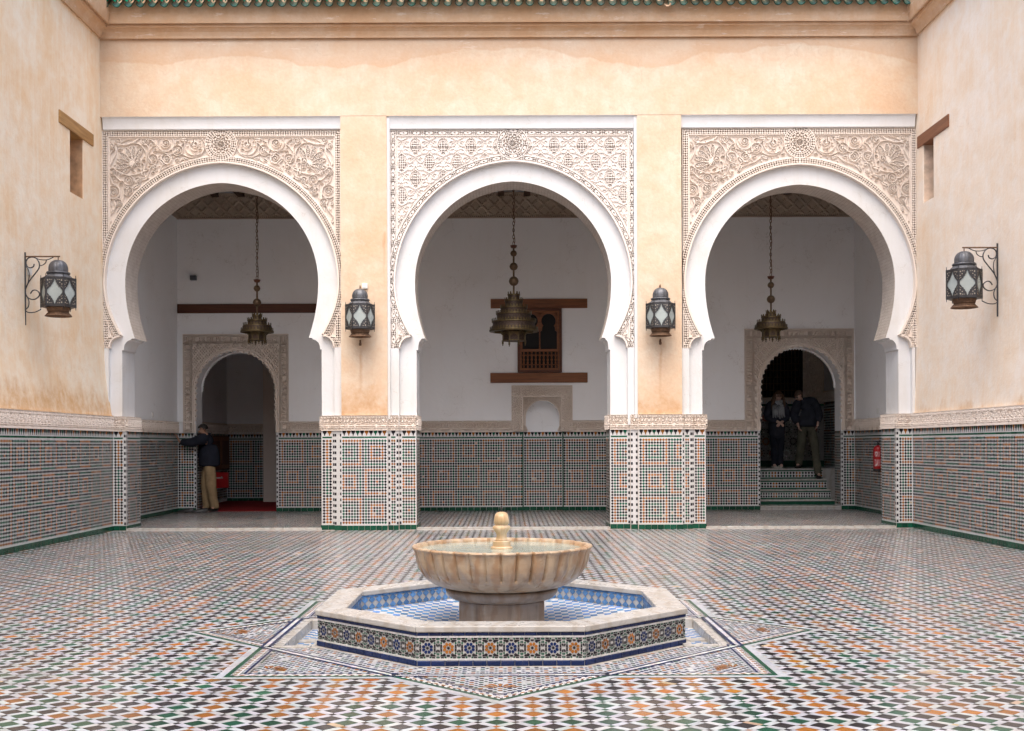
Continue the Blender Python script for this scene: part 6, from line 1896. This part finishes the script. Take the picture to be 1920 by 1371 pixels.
# ---------------------------------------------------------------- things by the doors
ey = 18.95
ex = GXR - .12
fe = empty('fire_extinguisher', (FX(1646, 19.4), 19.4, 0), R(-55), 'red fire extinguisher with white labels hung on the tiled gallery wall', 'extinguisher')
fe.location = (GXR - .11, 20.55, FZ(887, 20.55)); fe.rotation_euler = (0, 0, R(0))
fe.location.x = FX(1646.5, 20.55)
m = MB(); m.lathe([(.078, .045), (.085, .055), (.086, .40), (.080, .43), (.060, .455), (.030, .468), (.022, .475)], 24); m.build('cylinder', M_red, fe, smooth=True)
m = MB(); m.lathe([(.086, 0), (.090, .01), (.090, .046), (.08, .05)], 24); m.build('base_ring', M_blackp, fe)
m = MB(); m.lathe([(.022, .474), (.022, .51), (.012, .52)], 12); m.tube([(0, 0, .50), (-.02, -.02, .53), (.01, -.06, .555), (.04, -.10, .55)], .010, 6); m.tube([(0, 0, .505), (.05, -.03, .50), (.08, -.02, .42)], .009, 6); m.build('valve', M_blackp, fe)
def wrap_label(a0, a1, z0_, z1_, mat, r=.0875):
    m = MB(); n = 8
    for k in range(n):
        b0, b1 = R(a0 + (a1-a0)*k/n), R(a0 + (a1-a0)*(k+1)/n)
        m.face([(r*math.cos(b0), r*math.sin(b0), z0_), (r*math.cos(b1), r*math.sin(b1), z0_), (r*math.cos(b1), r*math.sin(b1), z1_), (r*math.cos(b0), r*math.sin(b0), z1_)])
    return m
M_lab = simple('label_white', (.62, .60, .60), .5, var=.1, scale=60, bump=0)
M_lab2 = simple('label_pink', (.50, .16, .17), .5, var=.35, scale=70, bump=0)
wrap_label(-150, -85, .27, .36, M_lab2).build('label', M_lab2, fe); wrap_label(-150, -82, .10, .22, M_lab2).build('label', M_lab2, fe)
m = MB()
def lab_stroke(pts, w):
    for a, b in zip(pts[:-1], pts[1:]):
        P3 = lambda p, o: (.0885*math.cos(R(p[0])), .0885*math.sin(R(p[0])), p[1] + o)
        m.face([P3(a, -w), P3(b, -w), P3(b, w), P3(a, w)])
lab_stroke([(-148, .30), (-135, .345), (-122, .352), (-115, .33), (-125, .29), (-135, .28)], .010); lab_stroke([(-148, .345), (-140, .35)], .008)
lab_stroke([(-150, .11), (-130, .115), (-118, .14), (-112, .20)], .014); lab_stroke([(-150, .215), (-140, .205)], .01)
m.build('label_marks', M_lab, fe)

rb = empty('red_box', (-6.36, 24.0, FZ(913, 24.0)), R(0), 'red wall box with a white mark hanging behind the man at the left doorway', 'box')
m = MB(); m.box(-.0, .34, -.06, .06, 0, .33); bevel_mod(m.build('case', M_red, rb), .02)
m = MB(); m.box(.08, .24, -.064, -.058, .20, .225); m.box(.20, .225, -.064, -.058, .20, .245); m.box(.07, .095, -.064, -.058, .175, .21); m.build('white_mark', M_lab, rb)
rb.location.x = FX(405, 24.0) - .08
cb = empty('wall_cabinet', (-6.42, 24.2, .55), 0, 'brown wooden cabinet fixed to the wall inside the left doorway', 'cabinet')
cz0, cz1 = FZ(880, 24.6) - .55, FZ(815, 24.6) - .55
m = MB(); m.box(0, .12, 0, 1.55, cz0, cz1); bevel_mod(m.build('carcass', M_woodd, cb), .008)
for k in range(2):
    m = MB(); y0 = .03 + k * .76; m.box(.121, .145, y0, y0 + .73, cz0 + .02, cz1 - .02); bevel_mod(m.build('door', M_wood, cb), .006)
    m = MB(); m.box(.146, .152, y0 + .09, y0 + .64, cz0 + .11, cz1 - .11); m.build('door_panel', M_woodd, cb)
m = MB(); m.tube([(.16, .74, .35), (.18, .74, .35)], .012, 8); m.build('handle', M_brass, cb)
# slippers left by the wall
sh = empty('black_shoes', (-6.05, YB - .22, ZG), R(10), 'pair of black shoes left on the floor by the tiled wall', 'shoes')
for k, (x, y, a) in enumerate(((-.10, 0.03, 80), (.16, -.04, 96))):
    m = MB(); pr2 = []
    nseg = 12
    for i in range(nseg + 1):
        t = i / nseg; L = (t - .5) * .30; w = .048 * math.sin(math.pi * min(.97, max(.06, t * .94 + .04))) ** .45 * (1.0 + .15 * t); h = .035 + .055 * (1 - t) ** 2 + .02 * math.sin(math.pi * t)
        pr2.append((L, w, h))
    for i in range(nseg):
        (L0, w0, h0), (L1, w1, h1) = pr2[i], pr2[i+1]
        ring = lambda L, w, h: [(w, L, 0), (w * .98, L, h * .5), (w * .55, L, h * .95), (-w * .55, L, h * .95), (-w * .98, L, h * .5), (-w, L, 0)]
        A, B = ring(L0, w0, h0), ring(L1, w1, h1)
        for q in range(5): m.face([A[q], A[q+1], B[q+1], B[q]])
    m.build('shoe', M_blackp, sh, smooth=True, fix=True, loc=(x, y, .002), rot=(0, 0, R(a)))

# ---------------------------------------------------------------- people
def skin_mesh(name, nodes, edges, mat, sub=2, root=0):
    """nodes: list of ((x,y,z), radius or (rx,ry)); grown with Skin + Subdivision"""
    me = bpy.data.meshes.new(name); me.from_pydata([n[0] for n in nodes], edges, []); me.update()
    o = bpy.data.objects.new(name + '_tmp', me); COL.objects.link(o)
    sm_ = o.modifiers.new('skin', 'SKIN'); sm_.use_smooth_shade = True; sm_.branch_smoothing = 0.6
    ss = o.modifiers.new('sub', 'SUBSURF'); ss.levels = sub; ss.render_levels = sub
    for i, n in enumerate(nodes):
        r = n[1] if isinstance(n[1], tuple) else (n[1], n[1])
        me.skin_vertices[0].data[i].radius = r; me.skin_vertices[0].data[i].use_root = (i == root)
    dg = bpy.context.evaluated_depsgraph_get(); dg.update()
    ev = o.evaluated_get(dg); res = bpy.data.meshes.new_from_object(ev)
    bpy.data.objects.remove(o); res.name = name
    res.materials.clear(); res.materials.append(mat)
    res.polygons.foreach_set('use_smooth', [True] * len(res.polygons))
    return res
def fabric(name, col, var=.25): return simple(name, col, .9, 0, var, 9, .5, .15)
M_skin = simple('skin', (.36, .20, .135), .5, 0, .10, 20, .05)
M_skinp = simple('pale_skin', (.55, .36, .29), .5, 0, .10, 20, .05)
M_navy = fabric('navy_jacket', (.018, .020, .030)); M_navy2 = fabric('dark_pullover', (.030, .033, .045)); M_khaki = fabric('khaki_trousers', (.29, .205, .115), .2); M_shoe = simple('black_shoe', (.012, .012, .012), .4)
M_hairb = simple('black_hair', (.014, .010, .008), .6, 0, .3, 60); M_hairbr = simple('brown_hair', (.085, .042, .020), .6, 0, .4, 60); M_hairg = simple('thin_hair', (.10, .06, .04), .7, 0, .4, 60)
M_olive = fabric('olive_trousers', (.085, .082, .060)); M_scarf = fabric('grey_scarf', (.26, .27, .28), .5); M_jean = fabric('dark_jeans', (.014, .016, .024)); M_trainer = simple('white_shoe', (.55, .52, .47), .6)
class Graph:
    def __init__(self): self.n = []; self.e = []
    def add(self, p, r, to=None):
        self.n.append((tuple(p), r)); i = len(self.n) - 1
        if to is not None: self.e.append((to, i))
        return i
    def chain(self, pts, to=None):
        for p, r in pts: to = self.add(p, r, to)
        return to
def V(*a): return Vector(a)
def hand(g, wrist_id, w, dirv, palm_n, thumb_side, curl=.25, s=1.0):
    """palm and five fingers; dirv along the hand, palm_n palm normal"""
    d = Vector(dirv).normalized(); n = Vector(palm_n); n = (n - d * n.dot(d)).normalized(); sd_ = d.cross(n) * thumb_side
    w = Vector(w)
    palm = g.add(w + d * .045 * s, (.030 * s, .018 * s), wrist_id)
    kn = g.add(w + d * .080 * s, (.034 * s, .014 * s), palm)
    for k, (o, L) in enumerate(((.027, .070), (.009, .080), (-.009, .074), (-.026, .058))):
        b = w + d * .088 * s + sd_ * o * s
        p1 = b + (d * math.cos(curl) + n * math.sin(curl)) * L * .5 * s
        p2 = p1 + (d * math.cos(curl * 2) + n * math.sin(curl * 2)) * L * .5 * s
        i = g.add(b, .0095 * s, kn); i = g.add(p1, .0085 * s, i); g.add(p2, .0070 * s, i)
    b = w + d * .030 * s + sd_ * .030 * s
    i = g.add(b, .012 * s, palm); p1 = b + (d * .75 + sd_ * .65).normalized() * .035 * s; i = g.add(p1, .0100 * s, i); g.add(p1 + (d * .95 + sd_ * .2 + n * .2).normalized() * .030 * s, .0085 * s, i)
def head(g, neck_id, base, up, fwd):
    """neck top at base; up and facing direction"""
    up = Vector(up).normalized(); f = Vector(fwd); f = (f - up * f.dot(up)).normalized(); b = Vector(base)
    j = g.add(b + up * .035 + f * .018, (.060, .062), neck_id)
    c = g.add(b + up * .085 + f * .022, (.070, .080), j)
    e = g.add(b + up * .130 + f * .012, (.074, .092), c)
    t_ = g.add(b + up * .180 + f * .002, (.066, .082), e)
    g.add(b + up * .212 - f * .004, (.034, .040), t_)
    nz = g.add(b + up * .098 + f * .102, .013, c)
    g.add(b + up * .088 + f * .116, .010, nz)
    side = up.cross(f)
    for sg in (1, -1): g.add(b + up * .105 + side * sg * .082 - f * .005, .016, e)
    return b, up, f
def face_bits(parent, b, up, f, brow, glasses=False):
    side = up.cross(f)
    m = MB()
    for sg in (1, -1):
        c = b + up * .122 + f * .082 + side * sg * .030
        n = 10; m.face([tuple(c + side * .009 * math.cos(2*math.pi*k/n) + up * .004 * math.sin(2*math.pi*k/n) + f * .004) for k in range(n)])
        c2 = c + up * .016; m.face([tuple(c2 + side * a * .014 + up * h - f * .004) for a, h in ((-1, -.002), (1, -.002), (1, .002), (-1, .002))])
    c = b + up * .062 + f * .080
    m.face([tuple(c + side * a * .022 + up * h + f * .004) for a, h in ((-1, 0), (1, 0), (.5, .005), (-.5, .005))])
    m.build('features', brow, parent)
    if glasses:
        g2 = MB()
        for sg in (1, -1):
            c = b + up * .120 + f * .104 + side * sg * .032; n = 12
            g2.face([tuple(c + side * .028 * math.cos(2*math.pi*k/n) + up * .020 * math.sin(2*math.pi*k/n)) for k in range(n)])
        g2.tube([tuple(b + up * .124 + f * .105 + side * .075), tuple(b + up * .124 + f * .108), tuple(b + up * .124 + f * .105 - side * .075)], .003, 5)
        g2.build('glasses', M_blackp, parent)
def cap_hair(parent, b, up, f, mat, full=1.0, zcut=.135):
    """close cap of hair: part of an ellipsoid with an uneven edge"""
    m = MB(); side = up.cross(f); c = b + up * .132 + f * .006; n, k2 = 28, 10
    rng = random.Random(3)
    for i in range(k2):
        for k in range(n):
            def q(ii, kk):
                a = 2 * math.pi * kk / n; el = math.pi / 2 - (math.pi / 2 * 1.25) * ii / k2
                front = math.cos(a)
                el = max(el, (.30 if front > .2 else -.55) + .10 * math.sin(kk * 3.0)) if ii > 2 else el
                rx, ry, rz = .084, .100, .094
                return tuple(c + f * (ry * math.cos(el) * math.cos(a)) + side * (rx * math.cos(el) * math.sin(a)) + up * (rz * math.sin(el)))
            m.face([q(i, k), q(i, k+1), q(i+1, k+1), q(i+1, k)])
    return m.build('hair', mat, parent, smooth=True)
def shoe(parent, loc, ang, mat, L=.28, pitch=0.0):
    m = MB(); n = 12; rows = []
    for i in range(n + 1):
        t = i / n; y = (t - .28) * L; w = .046 * (math.sin(math.pi * min(.96, max(.07, t * .92 + .05))) ** .4) * (1 + .12 * t); h = .100 - .065 * min(1, max(0, (t - .25) / .5)) if t < .92 else .028
        rows.append([(w, y, 0), (w * 1.02, y, .02), (w * .85, y, h * .7), (w * .45, y, h), (-w * .45, y, h), (-w * .85, y, h * .7), (-w * 1.02, y, .02), (-w, y, 0)])
    for A, B in zip(rows[:-1], rows[1:]):
        for q in range(8): m.face([A[q], A[(q+1) % 8], B[(q+1) % 8], B[q]])
    m.face(rows[0][::-1]); m.face(rows[-1])
    return m.build('shoe', mat, parent, smooth=True, fix=True, loc=loc, rot=(pitch, 0, R(ang)))

def person(name, loc, label, J, skin, top_mat, leg_mat, shoe_mat, shoes, hair_fn, hands, top_r=1.0, coat=0.0, leg_r=1.0, glasses=False, brow=None):
    """J: joint dictionary in local metres"""
    root = empty(name, loc, 0, label, 'person')
    g = Graph()
    pel = g.add(J['pelvis'], (.105, .085)); sp = g.add(J['waist'], (.100, .080), pel); ch = g.add(J['chest'], (.110, .085), sp); nk = g.add(J['neck'], .052, ch)
    b, up, f = head(g, nk, J['head'], J['up'], J['face'])
    for s in ('l', 'r'):
        sh_ = g.add(Vector(J['sho_' + s]) * .8 + Vector(J['chest']) * .2, .028, ch); el = g.add(J['elb_' + s], .032, sh_); wr = g.add(J['wri_' + s], .030, el)
        hd = hands[s]; hand(g, wr, J['wri_' + s], hd[0], hd[1], hd[2], hd[3])
        hp = g.add(J['hip_' + s], .070, pel); kn = g.add(J['kne_' + s], .048, hp); an = g.add(J['ank_' + s], .036, kn); g.add(Vector(J['ank_' + s]) + Vector(J['toe_' + s]) * .10 + Vector((0, 0, -.035)), .032, an)
    obj('body', skin_mesh('body', g.n, g.e, skin), root)
    # jacket: continuous torso with sleeves
    k = top_r * 1.16; g = Graph(); lo = Vector(J['pelvis']) + Vector((0, 0, -.07 - coat)); nv, cv = Vector(J['neck']), Vector(J['chest'])
    h0 = g.add(lo, (.185 * k, .165 * k)); pel = g.add(J['pelvis'], (.190 * k, .170 * k), h0); sp = g.add(J['waist'], (.190 * k, .170 * k), pel); ch = g.add(cv, (.195 * k, .165 * k), sp)
    uc = g.add(nv * .62 + cv * .38, (.175 * k, .135 * k), ch); n1 = g.add(nv * .92 + cv * .08, (.105, .100), uc); g.add(nv * 1.0 + (Vector(J['head']) - nv) * .55, (.090, .088), n1)
    for s in ('l', 'r'):
        S_ = Vector(J['sho_' + s]); E_ = Vector(J['elb_' + s]); w = Vector(J['wri_' + s])
        i0 = g.add(S_ * .62 + (nv * .62 + cv * .38) * .38, .120 * k, uc); sh_ = g.add(S_, .100 * k, i0); mid = g.add((S_ + E_) / 2, .088 * k, sh_); el = g.add(E_, .080 * k, mid)
        m1 = g.add(E_ * .45 + w * .55, .070 * k, el); g.add(E_ * .04 + w * .96, .056, m1)
    o = obj('jacket', skin_mesh('jacket', g.n, g.e, top_mat), root)
    dt = bpy.data.textures.new(name + '_folds', 'CLOUDS'); dt.noise_scale = .12
    dm_ = o.modifiers.new('folds', 'DISPLACE'); dm_.texture = dt; dm_.strength = .026; dm_.mid_level = .5
    # trousers
    g = Graph(); pel = g.add(Vector(J['pelvis']) + Vector((0, 0, .07)), (.165, .140)); p2 = g.add(Vector(J['pelvis']) + Vector((0, 0, -.03)), (.172, .150), pel)
    for s in ('l', 'r'):
        hp = g.add(Vector(J['hip_' + s]) + Vector((0, 0, -.05)), .130 * leg_r, p2); th = g.add((Vector(J['hip_' + s]) + Vector(J['kne_' + s])) / 2, .118 * leg_r, hp); kn = g.add(J['kne_' + s], .100 * leg_r, th)
        cf = g.add((Vector(J['kne_' + s]) + Vector(J['ank_' + s])) / 2, .094 * leg_r, kn); a1 = g.add(Vector(J['ank_' + s]) + Vector((0, 0, .01)), .086 * leg_r, cf); g.add(Vector(J['ank_' + s]) + Vector((0, 0, -.045)), .088 * leg_r, a1)
    o = obj('trousers', skin_mesh('trousers', g.n, g.e, leg_mat), root)
    dm_ = o.modifiers.new('folds', 'DISPLACE'); dm_.texture = dt; dm_.strength = .034; dm_.mid_level = .5
    for (p, a) in shoes: shoe(root, p, a, shoe_mat)
    hair_fn(root, b, up, f)
    face_bits(root, b, up, f, brow or M_hairb, glasses)
    return root, b, up, f

# man leaning on the wall by the left doorway (local origin between his feet)
ym = YB + .02
man_x = FX(391, ym)
J = dict(pelvis=(.00, .05, .93), waist=(.005, .04, 1.07), chest=(.00, .02, 1.30), neck=(-.03, -.005, 1.47), head=(-.055, -.02, 1.475), up=(-.28, -.10, .95), face=(-.80, -.35, -.38),
         sho_l=(-.10, .17, 1.42), sho_r=(-.06, -.17, 1.41), elb_l=(-.22, .20, 1.17), wri_l=(-.30, .10, 1.02), elb_r=(-.28, -.22, 1.32), wri_r=(-.50, -.22, 1.34),
         hip_l=(-.045, .13, .88), hip_r=(.045, -.02, .88), kne_l=(-.085, .11, .48), kne_r=(.055, -.06, .49), ank_l=(-.07, .13, .09), ank_r=(.105, .03, .09), toe_l=(-.8, -.4, 0), toe_r=(-.3, -.9, 0))
J['pelvis'] = (.0, .05, .92)
person('person', (man_x, ym, ZG + .004), 'man in dark jacket and khaki trousers leaning one hand on the tiled wall', J, M_skin, M_navy, M_khaki, M_shoe,
       [((-.09, .13, .005), 112), ((.10, .03, .005), 150)], lambda r, b, u, f: cap_hair(r, b, u, f, M_hairb),
       {'l': ((-.2, -.1, -1), (-1, 0, 0), 1, .35), 'r': ((-.35, -.05, .93), (-1, 0, -.3), -1, .10)}, 1.0)
# woman with scarf at the top of the stairs
yw = YB + 1.62
wx_ = FX(1457, yw)
J = dict(pelvis=(0, .02, .86), waist=(0, .01, 1.00), chest=(0, 0, 1.20), neck=(.005, -.015, 1.355), head=(.008, -.03, 1.385), up=(.03, -.22, .97), face=(.10, -.90, -.42),
         sho_l=(.155, .0, 1.315), sho_r=(-.155, 0, 1.315), elb_l=(.215, -.02, 1.06), wri_l=(.06, -.20, .955), elb_r=(-.215, -.02, 1.06), wri_r=(-.03, -.21, .955),
         hip_l=(.075, .02, .83), hip_r=(-.075, .02, .83), kne_l=(.065, 0, .45), kne_r=(-.06, .01, .45), ank_l=(.075, .03, .08), ank_r=(-.055, .03, .08), toe_l=(.1, -1, 0), toe_r=(-.1, -1, 0))
def long_hair(root, b, up, f):
    cap_hair(root, b, up, f, M_hairbr)
    side = up.cross(f); m = MB(); rng = random.Random(9)
    for k in range(46):
        a = R(rng.uniform(60, 300)); st_ = b + up * rng.uniform(.10, .17) + f * (.080 * math.cos(a)) + side * (.080 * math.sin(a))
        pts = []; p = Vector(st_)
        for q in range(6):
            pts.append(tuple(p)); p = p + Vector((0, 0, -.055)) + (f * math.cos(a) + side * math.sin(a)) * (.016 if q < 3 else -.004) + Vector((rng.uniform(-.012, .012), rng.uniform(-.012, .012), 0))
        m.tube(pts, [.016, .018, .018, .016, .012, .005], 5)
    m.build('long_hair', M_hairbr, root, smooth=True)
wr_, b, up, f = person('person', (wx_, yw, ZH + .002), 'woman with long hair and grey scarf standing with clasped hands on the stairs', J, M_skinp, M_navy2, M_jean, M_trainer,
       [((.075, .06, .002), 170), ((-.055, .06, .002), 188)], long_hair,
       {'l': ((-.75, -.35, -.45), (0, .6, -.8), -1, .5), 'r': ((.75, -.35, -.45), (0, .6, -.8), 1, .5)}, .86, .22, .80, brow=M_hairbr)
m = MB()
for k in range(3): m.tube([(.085 * math.cos(R(a)), -.015 + .080 * math.sin(R(a)), 1.315 + .030 * k + .012 * math.sin(R(a * 2 + k * 60))) for a in range(0, 361, 20)], .034, 8)
for x0 in (-.062, .050):
    for k in range(3):
        xx = x0 + (k - 1) * .034
        m.tube([(xx, -.10, 1.31), (xx * 1.1, -.155, 1.24), (xx * 1.15, -.165, 1.12), (xx * 1.2 + .01 * k, -.16, 1.02 + .015 * k)], [.022, .024, .022, .016], 7)
m.build('scarf', M_scarf, wr_, smooth=True)
# man stepping down
y2 = YB + 1.42
mx = FX(1511, y2)
J = dict(pelvis=(.04, .06, .92), waist=(.04, .04, 1.06), chest=(.0, .0, 1.25), neck=(-.10, -.07, 1.39), head=(-.135, -.095, 1.395), up=(-.38, -.35, .86), face=(-.72, -.50, -.60),
         sho_l=(.16, .05, 1.37), sho_r=(-.19, -.05, 1.32), elb_l=(.30, .07, 1.12), wri_l=(.235, -.04, .93), elb_r=(-.25, .0, 1.07), wri_r=(-.19, -.12, .90),
         hip_l=(.12, .05, .87), hip_r=(-.05, .05, .87), kne_l=(.16, -.10, .42), kne_r=(-.10, -.02, .49), ank_l=(.19, -.22, -.10), ank_r=(-.11, .14, .09), toe_l=(.0, -1, 0), toe_r=(-.5, -.8, 0))
person('person', (mx, y2, ZH + .004), 'balding man in dark pullover and sunglasses stepping down the mosaic stairs', J, M_skinp, M_navy2, M_olive, M_shoe,
       [((.19, -.21, -.205), 178), ((-.11, .14, .002), 150)], lambda r, b, u, f: cap_hair(r, b + (u * -.012 - f * .012), u, f, M_hairg),
       {'l': ((-.2, -.3, -.9), (-1, 0, 0), 1, .4), 'r': ((.2, -.2, -.95), (1, 0, 0), -1, .4)}, 1.02, .02, .92, glasses=True, brow=M_hairg)
